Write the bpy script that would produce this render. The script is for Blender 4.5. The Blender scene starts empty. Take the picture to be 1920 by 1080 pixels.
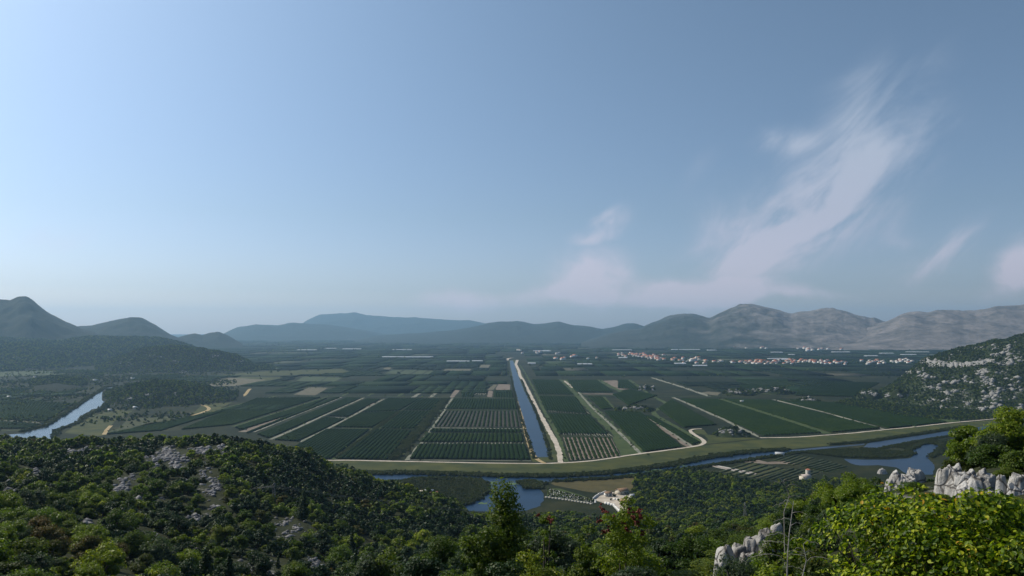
import bpy, math, random
import numpy as np
from mathutils import Vector

random.seed(7)
RNG = np.random.default_rng(7)
sc = bpy.context.scene
COL = sc.collection

# ------------------------------------------------------------------ camera, sky, sun, exposure
H = 150.0                      # height of the viewpoint above the plain
F = 1507.0                     # focal length in photo pixels (1920 wide)
HORIZON = 616.0
PITCH = math.atan((HORIZON - 540) / F)
cam_d = bpy.data.cameras.new("camera")
cam_d.sensor_width = 36.0
cam_d.lens = 36.0 * F / 1920.0
cam_d.clip_start = 0.1
cam_d.clip_end = 60000
cam = bpy.data.objects.new("camera", cam_d)
COL.objects.link(cam)
cam.location = (0, 0, H)
cam.rotation_euler = (math.radians(90) + PITCH, 0, 0)
sc.camera = cam

SUN_EL = math.radians(44)
SUN_AZ = math.radians(-60)     # from the viewing direction (+Y), negative = left
world = bpy.data.worlds.new("World")
sc.world = world
world.use_nodes = True
SKY_STRENGTH = 0.125
SUN_STRENGTH = 4.6
HAZE_DENSITY = 5.6e-5
sc.view_settings.view_transform = 'Standard'
sc.view_settings.look = 'None'
sc.view_settings.gamma = 1.0
sc.view_settings.exposure = -0.1
sc.view_settings.use_curve_mapping = False
sc.cycles.use_denoising = True
sc.cycles.max_bounces = 6
sc.cycles.diffuse_bounces = 2
sc.cycles.glossy_bounces = 2
sc.cycles.transmission_bounces = 3
sc.cycles.transparent_max_bounces = 8
sc.cycles.volume_bounces = 0
sc.cycles.sample_clamp_indirect = 6


class NT:
    """tiny helper around a node tree"""
    def __init__(s, tree):
        s.t = tree
        s.n = tree.nodes
        s.l = tree.links

    def node(s, typ, **kw):
        n = s.n.new(typ)
        ins = kw.pop('ins', {})
        for k, v in kw.items():
            setattr(n, k, v)
        for k, v in ins.items():
            if hasattr(v, 'is_linked') or isinstance(v, bpy.types.NodeSocket):
                s.l.new(v, n.inputs[k])
            else:
                n.inputs[k].default_value = v
        return n

    def math(s, op, a, b=None, c=None, clamp=False):
        n = s.n.new('ShaderNodeMath')
        n.operation = op
        n.use_clamp = clamp
        for i, v in enumerate((a, b, c)):
            if v is None:
                continue
            if isinstance(v, bpy.types.NodeSocket):
                s.l.new(v, n.inputs[i])
            else:
                n.inputs[i].default_value = v
        return n.outputs[0]

    def mix(s, fac, a, b, mode='MIX'):
        n = s.n.new('ShaderNodeMix')
        n.data_type = 'RGBA'
        n.blend_type = mode
        for sock, v in ((n.inputs[0], fac), (n.inputs[6], a), (n.inputs[7], b)):
            if isinstance(v, bpy.types.NodeSocket):
                s.l.new(v, sock)
            elif isinstance(v, (tuple, list)):
                sock.default_value = (*v[:3], 1)
            else:
                sock.default_value = v
        return n.outputs[2]

    def noise(s, vec, scale, detail=4, rough=0.55, dist=0.0):
        n = s.node('ShaderNodeTexNoise', ins={'Scale': scale, 'Detail': detail, 'Roughness': rough, 'Distortion': dist})
        if vec is not None:
            s.l.new(vec, n.inputs['Vector'])
        return n.outputs['Fac']

    def ramp(s, fac, stops, interp='LINEAR'):
        n = s.n.new('ShaderNodeValToRGB')
        n.color_ramp.interpolation = interp
        cr = n.color_ramp
        while len(cr.elements) < len(stops):
            cr.elements.new(0.5)
        for e, (p, c) in zip(cr.elements, stops):
            e.position = p
            e.color = (*c, 1) if len(c) == 3 else c
        s.l.new(fac, n.inputs[0])
        return n.outputs[0]

    def smooth(s, v, a, b):
        n = s.n.new('ShaderNodeMapRange')
        n.interpolation_type = 'SMOOTHSTEP'
        s.l.new(v, n.inputs[0])
        n.inputs[1].default_value = a
        n.inputs[2].default_value = b
        return n.outputs[0]


def build_world():
    w = NT(world.node_tree)
    w.n.clear()
    out = w.node('ShaderNodeOutputWorld')
    bg = w.node('ShaderNodeBackground', ins={'Strength': SKY_STRENGTH})
    sky = w.node('ShaderNodeTexSky', sky_type='NISHITA', sun_disc=False)
    sky.sun_elevation = SUN_EL
    sky.sun_rotation = SUN_AZ
    sky.altitude = 150
    sky.air_density = 1.0
    sky.dust_density = 1.0
    sky.ozone_density = 1.6
    tc = w.node('ShaderNodeTexCoord').outputs['Generated']
    sep = w.node('ShaderNodeSeparateXYZ', ins={0: tc})
    x, y, z = sep.outputs
    ys = w.math('MAXIMUM', y, 0.05)
    u = w.math('DIVIDE', x, ys)
    v = w.math('DIVIDE', z, ys)
    comb = w.node('ShaderNodeCombineXYZ', ins={0: u, 1: v, 2: 0.0}).outputs[0]
    # wisps are stretched along a lower-left to upper-right wind direction
    rot = w.node('ShaderNodeVectorRotate', rotation_type='Z_AXIS', ins={'Vector': comb, 'Angle': math.radians(-42)}).outputs[0]
    st = w.node('ShaderNodeMapping', ins={'Vector': rot, 'Scale': (2.0, 6.5, 1)}).outputs[0]
    wn = w.noise(st, 2.6, 8, 0.6, 0.5)
    pn = w.noise(comb, 15.0, 7, 0.6, 0.3)
    warp = w.node('ShaderNodeTexNoise', ins={'Vector': comb, 'Scale': 5.0, 'Detail': 4.0}).outputs['Color']
    wv = w.node('ShaderNodeVectorMath', operation='MULTIPLY_ADD', ins={0: warp, 1: (0.16, 0.09, 0), 2: comb}).outputs[0]
    wv = w.node('ShaderNodeVectorMath', operation='ADD', ins={0: wv, 1: (-0.08, -0.045, 0)}).outputs[0]

    def blob(px, row, rx, ry, ang, gain):
        m = w.node('ShaderNodeVectorMath', operation='SUBTRACT', ins={0: wv, 1: ((px - 960) / F, (HORIZON - row) / F, 0)}).outputs[0]
        r = w.node('ShaderNodeVectorRotate', rotation_type='Z_AXIS', ins={'Vector': m, 'Angle': math.radians(-ang)}).outputs[0]
        s = w.node('ShaderNodeVectorMath', operation='MULTIPLY', ins={0: r, 1: (F / rx, F / ry, 0)}).outputs[0]
        l = w.node('ShaderNodeVectorMath', operation='LENGTH', ins={0: s}).outputs['Value']
        k = w.math('MULTIPLY', l, l)
        return w.math('MULTIPLY', w.math('EXPONENT', w.math('MULTIPLY', k, -1.0)), gain)

    def total(bl):
        t = bl[0]
        for b in bl[1:]:
            t = w.math('ADD', t, b)
        return t
    wisps = total([blob(1430, 470, 190, 70, 30, 1.7), blob(1480, 400, 230, 90, 35, 0.8), blob(1560, 360, 190, 85, 38, 1.0), blob(1640, 200, 170, 62, 40, 0.75),
                   blob(1465, 258, 62, 26, 8, 1.2), blob(1755, 460, 95, 28, 28, 2.6), blob(1128, 420, 56, 15, 24, 4.0),
                   blob(1320, 320, 50, 34, 60, 0.3), blob(1700, 290, 120, 60, 20, 0.6), blob(150, 425, 200, 26, 0, 0.8), blob(1680, 435, 35, 16, 0, 0.6)])
    puffs = total([blob(1090, 515, 66, 56, 40, 1.5), blob(1060, 556, 110, 17, 0, 0.9), blob(1225, 545, 54, 26, 0, 1.5), blob(1370, 545, 95, 34, 8, 1.7),
                   blob(870, 556, 85, 18, 5, 0.7), blob(1910, 500, 70, 36, 30, 1.5), blob(1530, 560, 60, 12, 0, 0.5), blob(1310, 560, 150, 14, 0, 0.7)])
    a = w.smooth(w.math('MULTIPLY', wisps, w.math('ADD', w.math('MULTIPLY', wn, 4.4), -1.45)), 0.05, 2.3)
    b = w.smooth(w.math('MULTIPLY', puffs, w.math('ADD', w.math('MULTIPLY', pn, 3.0), -0.55)), 0.06, 1.0)
    front = w.smooth(y, 0.05, 0.3)
    dens = w.math('MULTIPLY', w.math('MAXIMUM', w.math('MULTIPLY', a, 0.52), w.math('MULTIPLY', b, 0.58)), front)
    tint = w.ramp(w.smooth(z, 0.0, 0.42), [(0, (1.10, 1.05, 1.26)), (0.035, (0.86, 0.89, 1.10)), (0.25, (0.82, 0.86, 0.95)), (1, (0.90, 0.94, 0.92))])
    skyc = w.mix(1.0, sky.outputs[0], tint, 'MULTIPLY')
    # the sky brightens towards the sun
    dt = w.node('ShaderNodeVectorMath', operation='DOT_PRODUCT', ins={0: tc, 1: (math.sin(SUN_AZ) * math.cos(SUN_EL), math.cos(SUN_AZ) * math.cos(SUN_EL), math.sin(SUN_EL))}).outputs['Value']
    au = w.math('ADD', 0.82, w.math('POWER', w.math('MAXIMUM', dt, 0.0), 4.0))
    skyc = w.mix(1.0, skyc, w.node('ShaderNodeCombineXYZ', ins={0: au, 1: au, 2: au}).outputs[0], 'MULTIPLY')
    # clouds: lit a little warmer near the horizon
    cloudc = w.ramp(w.smooth(v, 0.0, 0.3), [(0, (7.2, 6.0, 6.9)), (0.45, (6.0, 5.7, 6.6)), (1, (5.8, 6.2, 7.0))])
    col = w.mix(dens, skyc, cloudc)
    w.l.new(col, bg.inputs['Color'])
    w.l.new(bg.outputs[0], out.inputs[0])


build_world()

sun_d = bpy.data.lights.new("sun", 'SUN')
sun_d.energy = SUN_STRENGTH
sun_d.angle = math.radians(0.6)
sun_d.color = (1.0, 0.92, 0.76)
sun = bpy.data.objects.new("sun", sun_d)
COL.objects.link(sun)
sdir = Vector((math.sin(SUN_AZ) * math.cos(SUN_EL), math.cos(SUN_AZ) * math.cos(SUN_EL), math.sin(SUN_EL)))
sun.rotation_euler = sdir.to_track_quat('Z', 'Y').to_euler()
sun.location = (0, 0, 600)

# ------------------------------------------------------------------ survey helpers (photo pixel -> place)
CP, SP = math.cos(PITCH), math.sin(PITCH)


def ray(px, row):
    a = (px - 960) / F
    b = (540 - row) / F
    return np.array([a, CP - b * SP, SP + b * CP])


def G(px, row, z=0.0):
    """the point of the level z seen at a photo pixel"""
    r = ray(px, row)
    t = (z - H) / r[2]
    return np.array([r[0] * t, r[1] * t, z])


def Pt(px, row, d):
    r = ray(px, row)
    t = d / r[1]
    return np.array([r[0] * t, d, H + r[2] * t])


# ------------------------------------------------------------------ numpy noise
_P = np.random.default_rng(11).random((256, 256))


def vnoise(x, y):
    xi = np.floor(x).astype(int)
    yi = np.floor(y).astype(int)
    fx = x - xi
    fy = y - yi
    fx = fx * fx * (3 - 2 * fx)
    fy = fy * fy * (3 - 2 * fy)
    a = _P[xi & 255, yi & 255]
    b = _P[(xi + 1) & 255, yi & 255]
    c = _P[xi & 255, (yi + 1) & 255]
    d = _P[(xi + 1) & 255, (yi + 1) & 255]
    return (a * (1 - fx) + b * fx) * (1 - fy) + (c * (1 - fx) + d * fx) * fy


def fbm(x, y, o=4):
    x = np.asarray(x, float)
    y = np.asarray(y, float)
    s = 0
    a = 0.5
    for i in range(o):
        s = s + a * (vnoise(x * 2 ** i + 17.3 * i, y * 2 ** i + 5.1 * i) - 0.5)
        a *= 0.5
    return s * 2


def ridged(x, y, o=4):
    s = 0
    a = 0.5
    for i in range(o):
        s = s + a * (1 - 2 * np.abs(vnoise(x * 2 ** i + 7.7 * i, y * 2 ** i + 3.3 * i) - 0.5))
        a *= 0.5
    return s


# ------------------------------------------------------------------ mesh helpers
def link(ob, parent=None):
    COL.objects.link(ob)
    if parent is not None:
        ob.parent = parent
    return ob


def mesh_data(name, V, Fs, mats, smooth=False, mi=None, attrs=None):
    """V (n,3); Fs list of (m,k) int arrays (uniform k each)"""
    if isinstance(Fs, np.ndarray):
        Fs = [Fs]
    Fs = [np.asarray(f, dtype=np.int32) for f in Fs if len(f)]
    V = np.asarray(V, dtype=np.float32)
    me = bpy.data.meshes.new(name)
    me.vertices.add(len(V))
    me.vertices.foreach_set('co', V.ravel())
    loops = np.concatenate([f.ravel() for f in Fs])
    tot = np.concatenate([np.full(len(f), f.shape[1], dtype=np.int32) for f in Fs])
    start = np.concatenate([[0], np.cumsum(tot)[:-1]]).astype(np.int32)
    me.loops.add(len(loops))
    me.loops.foreach_set('vertex_index', loops)
    me.polygons.add(len(tot))
    me.polygons.foreach_set('loop_start', start)
    me.polygons.foreach_set('loop_total', tot)
    if smooth:
        me.polygons.foreach_set('use_smooth', np.ones(len(tot), dtype=bool))
    if mi is not None:
        me.polygons.foreach_set('material_index', np.asarray(mi, dtype=np.int32))
    for m in (mats if isinstance(mats, (list, tuple)) else [mats]):
        me.materials.append(m)
    if attrs:
        for k, (typ, dom, arr) in attrs.items():
            at = me.attributes.new(k, typ, dom)
            key = 'color' if typ == 'FLOAT_COLOR' else 'value'
            at.data.foreach_set(key, np.asarray(arr).ravel())
    me.update(calc_edges=True)
    return me


def mk(name, V, Fs, mats, parent=None, **kw):
    return link(bpy.data.objects.new(name, mesh_data(name, V, Fs, mats, **kw)), parent)


def tag(o, label=None, cat=None, group=None, kind=None):
    for k, v in (('label', label), ('category', cat), ('group', group), ('kind', kind)):
        if v:
            o[k] = v
    return o


def empty(name, loc, rz=0.0):
    o = bpy.data.objects.new(name, None)
    o.empty_display_size = 0.1
    COL.objects.link(o)
    o.location = loc
    o.rotation_euler = (0, 0, rz)
    return o


def grid_faces(nu, nv):
    i = np.arange(nu - 1)[:, None] * nv + np.arange(nv - 1)[None, :]
    i = i.ravel()
    return np.stack([i, i + nv, i + nv + 1, i + 1], 1)


class MB:
    """collects boxes, tubes and prisms into one mesh"""
    def __init__(s):
        s.V = []
        s.F = {}
        s.n = 0

    def add(s, V, Fs):
        V = np.asarray(V, float)
        s.V.append(V)
        for f in Fs:
            s.F.setdefault(len(f), []).append([q + s.n for q in f])
        s.n += len(V)

    def box(s, x0, x1, y0, y1, z0, z1, rz=0, c=(0, 0)):
        V = np.array([[x, y, z] for z in (z0, z1) for y in (y0, y1) for x in (x0, x1)], float)
        if rz:
            ca, sa = math.cos(rz), math.sin(rz)
            V[:, :2] = V[:, :2] @ np.array([[ca, sa], [-sa, ca]])
        V[:, 0] += c[0]
        V[:, 1] += c[1]
        s.add(V, [(0, 2, 3, 1), (4, 5, 7, 6), (0, 1, 5, 4), (2, 6, 7, 3), (0, 4, 6, 2), (1, 3, 7, 5)])

    def tube(s, pts, r, sides=5):
        pts = [np.asarray(p, float) for p in pts]
        rs = r if isinstance(r, (list, tuple, np.ndarray)) else [r] * len(pts)
        V = []
        for i, p in enumerate(pts):
            t = pts[min(i + 1, len(pts) - 1)] - pts[max(i - 1, 0)]
            t = t / (np.linalg.norm(t) + 1e-9)
            a = np.cross(t, [0.3, 0.9, 0.1] if abs(t[2]) > 0.9 else [0, 0, 1])
            a /= np.linalg.norm(a) + 1e-9
            b = np.cross(t, a)
            for k in range(sides):
                an = 2 * math.pi * k / sides
                V.append(p + rs[i] * (math.cos(an) * a + math.sin(an) * b))
        Fq = []
        for i in range(len(pts) - 1):
            for k in range(sides):
                k2 = (k + 1) % sides
                Fq.append((i * sides + k, i * sides + k2, (i + 1) * sides + k2, (i + 1) * sides + k))
        s.add(V, Fq)

    def gable(s, x0, x1, y0, y1, z0, h, over=0.4, th=0.18):
        """a gable roof with thickness, ridge along x"""
        ym = (y0 + y1) / 2
        X0, X1, Y0, Y1 = x0 - over, x1 + over, y0 - over, y1 + over
        k = over * h / ((y1 - y0) / 2)
        V = [(X0, Y0, z0 - k), (X1, Y0, z0 - k), (X1, ym, z0 + h), (X0, ym, z0 + h), (X0, Y1, z0 - k), (X1, Y1, z0 - k)]
        V += [(a, b, c + th) for a, b, c in V]
        s.add(V, [(0, 1, 2, 3), (3, 2, 5, 4), (6, 9, 8, 7), (9, 10, 11, 8), (0, 6, 7, 1), (4, 5, 11, 10), (1, 7, 8, 2), (2, 8, 11, 5), (0, 3, 9, 6), (3, 4, 10, 9)])

    def data(s, name, mat, smooth=False):
        return mesh_data(name, np.concatenate(s.V), [np.array(f) for f in s.F.values()], mat, smooth=smooth)

    def build(s, name, mat, parent=None, smooth=False):
        return link(bpy.data.objects.new(name, s.data(name, mat, smooth)), parent)


# ------------------------------------------------------------------ materials
def new_mat(name):
    m = bpy.data.materials.new(name)
    m.use_nodes = True
    t = NT(m.node_tree)
    t.n.clear()
    out = t.node('ShaderNodeOutputMaterial')
    return m, t, out


def pos(t):
    return t.node('ShaderNodeNewGeometry').outputs['Position']


def simple_mat(name, a, b, scale=0.3, rough=0.9, bump=0.0, bscale=2.0, detail=5, lo=0.35, hi=0.65, spec=0.2, bdist=0.3):
    m, t, out = new_mat(name)
    p = pos(t)
    n = t.noise(p, scale, detail)
    c = t.ramp(n, [(lo, a), (hi, b)])
    bs = t.node('ShaderNodeBsdfPrincipled', ins={'Base Color': c, 'Roughness': rough, 'Specular IOR Level': spec})
    if bump:
        bn = t.noise(p, bscale, 5)
        bm = t.node('ShaderNodeBump', ins={'Height': bn, 'Strength': bump, 'Distance': bdist})
        t.l.new(bm.outputs[0], bs.inputs['Normal'])
    t.l.new(bs.outputs[0], out.inputs[0])
    return m


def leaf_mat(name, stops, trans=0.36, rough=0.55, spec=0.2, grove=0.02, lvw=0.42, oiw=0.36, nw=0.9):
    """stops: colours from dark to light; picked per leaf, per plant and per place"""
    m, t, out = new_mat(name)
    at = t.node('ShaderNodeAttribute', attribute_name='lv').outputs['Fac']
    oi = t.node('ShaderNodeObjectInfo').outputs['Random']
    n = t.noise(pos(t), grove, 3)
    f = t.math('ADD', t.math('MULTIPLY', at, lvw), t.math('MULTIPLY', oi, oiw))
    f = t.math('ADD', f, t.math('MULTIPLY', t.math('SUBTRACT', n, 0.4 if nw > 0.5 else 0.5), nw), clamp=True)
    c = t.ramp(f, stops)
    bs = t.node('ShaderNodeBsdfPrincipled', ins={'Base Color': c, 'Roughness': rough, 'Specular IOR Level': spec})
    tr = t.node('ShaderNodeBsdfTranslucent', ins={'Color': t.mix(1.0, c, (1.25, 1.35, 0.6), 'MULTIPLY')})
    mx = t.node('ShaderNodeMixShader', ins={0: trans})
    t.l.new(bs.outputs[0], mx.inputs[1])
    t.l.new(tr.outputs[0], mx.inputs[2])
    t.l.new(mx.outputs[0], out.inputs[0])
    return m


M = {}
M['leaf_oak'] = leaf_mat('leaf_oak', [(0.0, (0.0210, 0.0450, 0.0054)), (0.35, (0.0420, 0.0780, 0.0072)), (0.7, (0.0976, 0.1320, 0.0090)), (1.0, (0.1950, 0.1950, 0.0144))])
M['leaf_dark'] = leaf_mat('leaf_dark', [(0.0, (0.0080, 0.0207, 0.0072)), (0.5, (0.0149, 0.0391, 0.0080)), (1.0, (0.0403, 0.0690, 0.0112))], trans=0.2)
M['leaf_yellow'] = leaf_mat('leaf_yellow', [(0.0, (0.0440, 0.0825, 0.0060)), (0.4, (0.0990, 0.1540, 0.0100)), (0.75, (0.2090, 0.2420, 0.0180)), (0.93, (0.3300, 0.2970, 0.0250)), (1.0, (0.3520, 0.1760, 0.0200))], trans=0.4, rough=0.45)
M['leaf_rust'] = leaf_mat('leaf_rust', [(0.0, (0.0225, 0.0517, 0.0080)), (0.45, (0.0525, 0.0690, 0.0096)), (0.8, (0.0975, 0.0690, 0.0120)), (1.0, (0.1350, 0.0575, 0.0120))])
M['leaf_sage'] = leaf_mat('leaf_sage', [(0.0, (0.02, 0.04, 0.02)), (0.5, (0.045, 0.07, 0.035)), (1.0, (0.09, 0.12, 0.06))])
M['leaf_red'] = simple_mat('leaf_red', (0.1200, 0.0200, 0.0150), (0.2100, 0.0500, 0.0300), 8.0, 0.5)
M['reed'] = leaf_mat('reed', [(0.0, (0.0225, 0.0338, 0.0090)), (0.5, (0.0413, 0.0562, 0.0135)), (1.0, (0.0675, 0.0750, 0.0225))])
M['orchard'] = leaf_mat('orchard_leaf', [(0.0, (0.0064, 0.0154, 0.0029)), (0.5, (0.0095, 0.0214, 0.0034)), (1.0, (0.0190, 0.0325, 0.0042))], trans=0.05, rough=0.9, spec=0.02, grove=0.012)
M['trunk'] = simple_mat('bark', (0.05, 0.04, 0.03), (0.14, 0.12, 0.10), 3.0, 0.9)
M['twig'] = simple_mat('dead_twig', (0.22, 0.20, 0.18), (0.4, 0.37, 0.33), 6.0, 0.8)
M['gravel'] = simple_mat('pale_gravel', (0.3456, 0.2976, 0.2400), (0.4992, 0.4416, 0.3648), 0.12, 0.95, 0.3, 3.0)
M['ochre'] = simple_mat('ochre_gravel', (0.2700, 0.1980, 0.0900), (0.3780, 0.2970, 0.1620), 0.1, 0.95, 0.3, 3.0)
M['track'] = simple_mat('dusty_track', (0.1200, 0.1320, 0.0960), (0.2400, 0.2280, 0.1800), 0.06, 0.95)
M['bare'] = simple_mat('bare_soil', (0.1170, 0.0900, 0.0674), (0.1980, 0.1620, 0.1260), 0.08, 0.95)
M['tan'] = simple_mat('dry_stubble', (0.0828, 0.0769, 0.0473), (0.1301, 0.1183, 0.0769), 0.07, 0.95)
M['meadow'] = simple_mat('meadow_grass', (0.0220, 0.0341, 0.0056), (0.0605, 0.0638, 0.0104), 0.035, 0.95, 0.5, 0.8, detail=8)
M['light_meadow'] = simple_mat('light_grass', (0.0302, 0.0475, 0.0151), (0.0518, 0.0691, 0.0259), 0.03, 0.95)
M['marsh'] = simple_mat('marsh_grass', (0.0245, 0.0385, 0.0098), (0.0595, 0.0595, 0.0210), 0.06, 0.95, 0.6, 0.6, detail=9)
M['verge'] = simple_mat('verge_grass', (0.0271, 0.0484, 0.0099), (0.0542, 0.0725, 0.0174), 0.06, 0.95, 0.4, 0.8, detail=8)
M['orchard_floor'] = simple_mat('orchard_floor', (0.0072, 0.0132, 0.0060), (0.0180, 0.0210, 0.0108), 0.1, 0.95)
M['brown_floor'] = simple_mat('brown_orchard_floor', (0.0240, 0.0240, 0.0180), (0.0540, 0.0480, 0.0360), 0.1, 0.95)
M['brown_meadow'] = simple_mat('brown_meadow_grass', (0.045, 0.040, 0.012), (0.085, 0.070, 0.024), 0.05, 0.95, 0.5, 0.8, detail=9)
M['tan_roof'] = simple_mat('old_tan_tiles', (0.22, 0.13, 0.075), (0.34, 0.22, 0.14), 0.8, 0.85, 0.4, 3.0)
M['plaster'] = simple_mat('white_plaster', (0.62, 0.6, 0.56), (0.74, 0.72, 0.68), 0.5, 0.8)
M['cream'] = simple_mat('cream_plaster', (0.5, 0.45, 0.36), (0.62, 0.56, 0.46), 0.5, 0.8)
M['tile'] = simple_mat('terracotta', (0.30, 0.10, 0.06), (0.42, 0.17, 0.10), 0.6, 0.8, 0.4, 3.0)
M['paleroof'] = simple_mat('pale_roof', (0.45, 0.38, 0.33), (0.6, 0.5, 0.44), 0.6, 0.8)
M['greenhouse'] = simple_mat('greenhouse_film', (0.3600, 0.3816, 0.3960), (0.4896, 0.5040, 0.5184), 0.05, 0.4)
M['dark_glass'] = simple_mat('dark_glass', (0.02, 0.025, 0.03), (0.04, 0.05, 0.06), 1.0, 0.15, spec=0.6)
M['metal'] = simple_mat('galvanised_steel', (0.1250, 0.1300, 0.1350), (0.1900, 0.1950, 0.2000), 2.0, 0.5)
M['stone_wall'] = simple_mat('dry_stone', (0.32, 0.30, 0.27), (0.5, 0.47, 0.42), 1.2, 0.95, 0.6, 3.0)
M['lily'] = simple_mat('lily_pad', (0.06, 0.11, 0.03), (0.11, 0.16, 0.05), 0.5, 0.6)
M['hotbark'] = M['trunk']


def rock_mat():
    m, t, out = new_mat('limestone')
    p = pos(t)
    n = t.noise(p, 0.9, 8, 0.62)
    v = t.node('ShaderNodeTexVoronoi', feature='DISTANCE_TO_EDGE', ins={'Scale': 1.6, 'Vector': t.mix(0.25, p, t.node('ShaderNodeTexNoise', ins={'Vector': p, 'Scale': 1.5}).outputs['Color'], 'ADD')})
    e = t.smooth(v.outputs[0], 0.0, 0.09)
    c = t.ramp(n, [(0.3, (0.20, 0.19, 0.175)), (0.5, (0.40, 0.385, 0.365)), (0.72, (0.54, 0.53, 0.51))])
    c = t.mix(e, (0.12, 0.11, 0.10), c)
    bs = t.node('ShaderNodeBsdfPrincipled', ins={'Base Color': c, 'Roughness': 0.92, 'Specular IOR Level': 0.2})
    h = t.math('ADD', t.math('MULTIPLY', e, 0.25), t.noise(p, 4.0, 8, 0.7))
    bm = t.node('ShaderNodeBump', ins={'Height': h, 'Strength': 0.9, 'Distance': 0.12})
    t.l.new(bm.outputs[0], bs.inputs['Normal'])
    t.l.new(bs.outputs[0], out.inputs[0])
    return m


M['rock'] = rock_mat()
M['scree'] = simple_mat('grey_scree', (0.10, 0.10, 0.105), (0.27, 0.265, 0.27), 0.5, 0.95, 0.8, 1.5, bdist=0.5)
M['far_rock'] = simple_mat('weathered_limestone', (0.16, 0.155, 0.145), (0.36, 0.35, 0.33), 0.35, 0.95, 0.8, 0.8, bdist=1.0)


def scrub_ground_mat(name, green, green2, rock, rockiness, scale, bump, bdist):
    """scrubby hillside ground with rock showing through"""
    m, t, out = new_mat(name)
    p = pos(t)
    n1 = t.noise(p, scale, 9, 0.62)
    n2 = t.noise(p, scale * 6.3, 6, 0.6)
    n3 = t.noise(p, scale * 0.27, 3, 0.5)
    g = t.ramp(n2, [(0.35, green), (0.68, green2)])
    f = t.math('ADD', t.math('MULTIPLY', n1, 0.6), t.math('MULTIPLY', n2, 0.4))
    f = t.math('ADD', f, t.math('MULTIPLY', t.math('SUBTRACT', n3, 0.5), 0.45))
    k = t.smooth(f, 0.62 - rockiness, 0.74 - rockiness)
    rc = t.ramp(n2, [(0.3, tuple(q * 0.6 for q in rock)), (0.65, rock)])
    c = t.mix(k, g, rc)
    bs = t.node('ShaderNodeBsdfPrincipled', ins={'Base Color': c, 'Roughness': 0.95, 'Specular IOR Level': 0.1})
    bm = t.node('ShaderNodeBump', ins={'Height': f, 'Strength': bump, 'Distance': bdist})
    t.l.new(bm.outputs[0], bs.inputs['Normal'])
    t.l.new(bs.outputs[0], out.inputs[0])
    return m


M['hillside'] = scrub_ground_mat('hillside_soil', (0.0140, 0.0196, 0.0070), (0.0350, 0.0385, 0.0154), (0.2520, 0.2450, 0.2310), 0.03, 0.12, 0.8, 0.4)
M['hill_near'] = scrub_ground_mat('rocky_scrub', (0.018, 0.03, 0.012), (0.04, 0.05, 0.02), (0.34, 0.33, 0.31), 0.05, 0.03, 0.9, 2.5)
M['hill_left'] = scrub_ground_mat('wooded_slope', (0.0062, 0.0110, 0.0053), (0.0150, 0.0198, 0.0088), (0.1056, 0.1012, 0.0924), 0.0, 0.02, 1.0, 6.0)
M['mountain_dark'] = scrub_ground_mat('mountain_scrub', (0.0160, 0.0240, 0.0176), (0.0280, 0.0360, 0.0256), (0.1040, 0.1040, 0.1000), -0.02, 0.004, 1.0, 25.0)
def karst_mat():
    m, t, out = new_mat('bare_karst')
    p = pos(t)
    n1 = t.noise(p, 0.0045, 9, 0.62)
    n2 = t.noise(p, 0.028, 6, 0.6)
    f = t.math('ADD', t.math('MULTIPLY', n1, 0.6), t.math('MULTIPLY', n2, 0.4))
    sx = t.node('ShaderNodeSeparateXYZ', ins={0: p}).outputs[0]
    east = t.smooth(t.math('ADD', sx, t.math('MULTIPLY', t.math('SUBTRACT', n1, 0.5), 1800.0)), 1500.0, 2700.0)
    bare = t.ramp(f, [(0.36, (0.060, 0.062, 0.062)), (0.5, (0.145, 0.130, 0.122)), (0.66, (0.25, 0.22, 0.21))])
    scrub = t.ramp(f, [(0.4, (0.018, 0.026, 0.018)), (0.65, (0.05, 0.055, 0.045))])
    c = t.mix(east, scrub, bare)
    bs = t.node('ShaderNodeBsdfPrincipled', ins={'Base Color': c, 'Roughness': 0.95, 'Specular IOR Level': 0.1})
    bm = t.node('ShaderNodeBump', ins={'Height': f, 'Strength': 0.8, 'Distance': 25.0})
    t.l.new(bm.outputs[0], bs.inputs['Normal'])
    t.l.new(bs.outputs[0], out.inputs[0])
    return m


M['mountain_pale'] = karst_mat()


def plain_mat():
    m, t, out = new_mat('plain_ground')
    p = pos(t)
    n = t.noise(p, 0.012, 9, 0.65)
    n2 = t.noise(p, 0.0025, 4, 0.5)
    c = t.ramp(n, [(0.3, (0.006, 0.011, 0.004)), (0.5, (0.012, 0.018, 0.006)), (0.7, (0.036, 0.037, 0.015))])
    c2 = t.ramp(n2, [(0.4, (0.85, 0.9, 0.9)), (0.62, (1.25, 1.15, 1.05))])
    c = t.mix(1.0, c, c2, 'MULTIPLY')
    bs = t.node('ShaderNodeBsdfPrincipled', ins={'Base Color': c, 'Roughness': 0.95, 'Specular IOR Level': 0.1})
    t.l.new(bs.outputs[0], out.inputs[0])
    return m


M['plain'] = plain_mat()


def cell_mat():
    m, t, out = new_mat('crop_cover')
    at = t.node('ShaderNodeAttribute', attribute_name='tint').outputs['Color']
    n = t.noise(pos(t), 0.05, 6, 0.65)
    c = t.mix(1.0, at, t.ramp(n, [(0.3, (0.65, 0.65, 0.65)), (0.7, (1.4, 1.4, 1.4))]), 'MULTIPLY')
    bs = t.node('ShaderNodeBsdfPrincipled', ins={'Base Color': c, 'Roughness': 0.95, 'Specular IOR Level': 0.05})
    t.l.new(bs.outputs[0], out.inputs[0])
    return m


M['cell'] = cell_mat()


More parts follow.
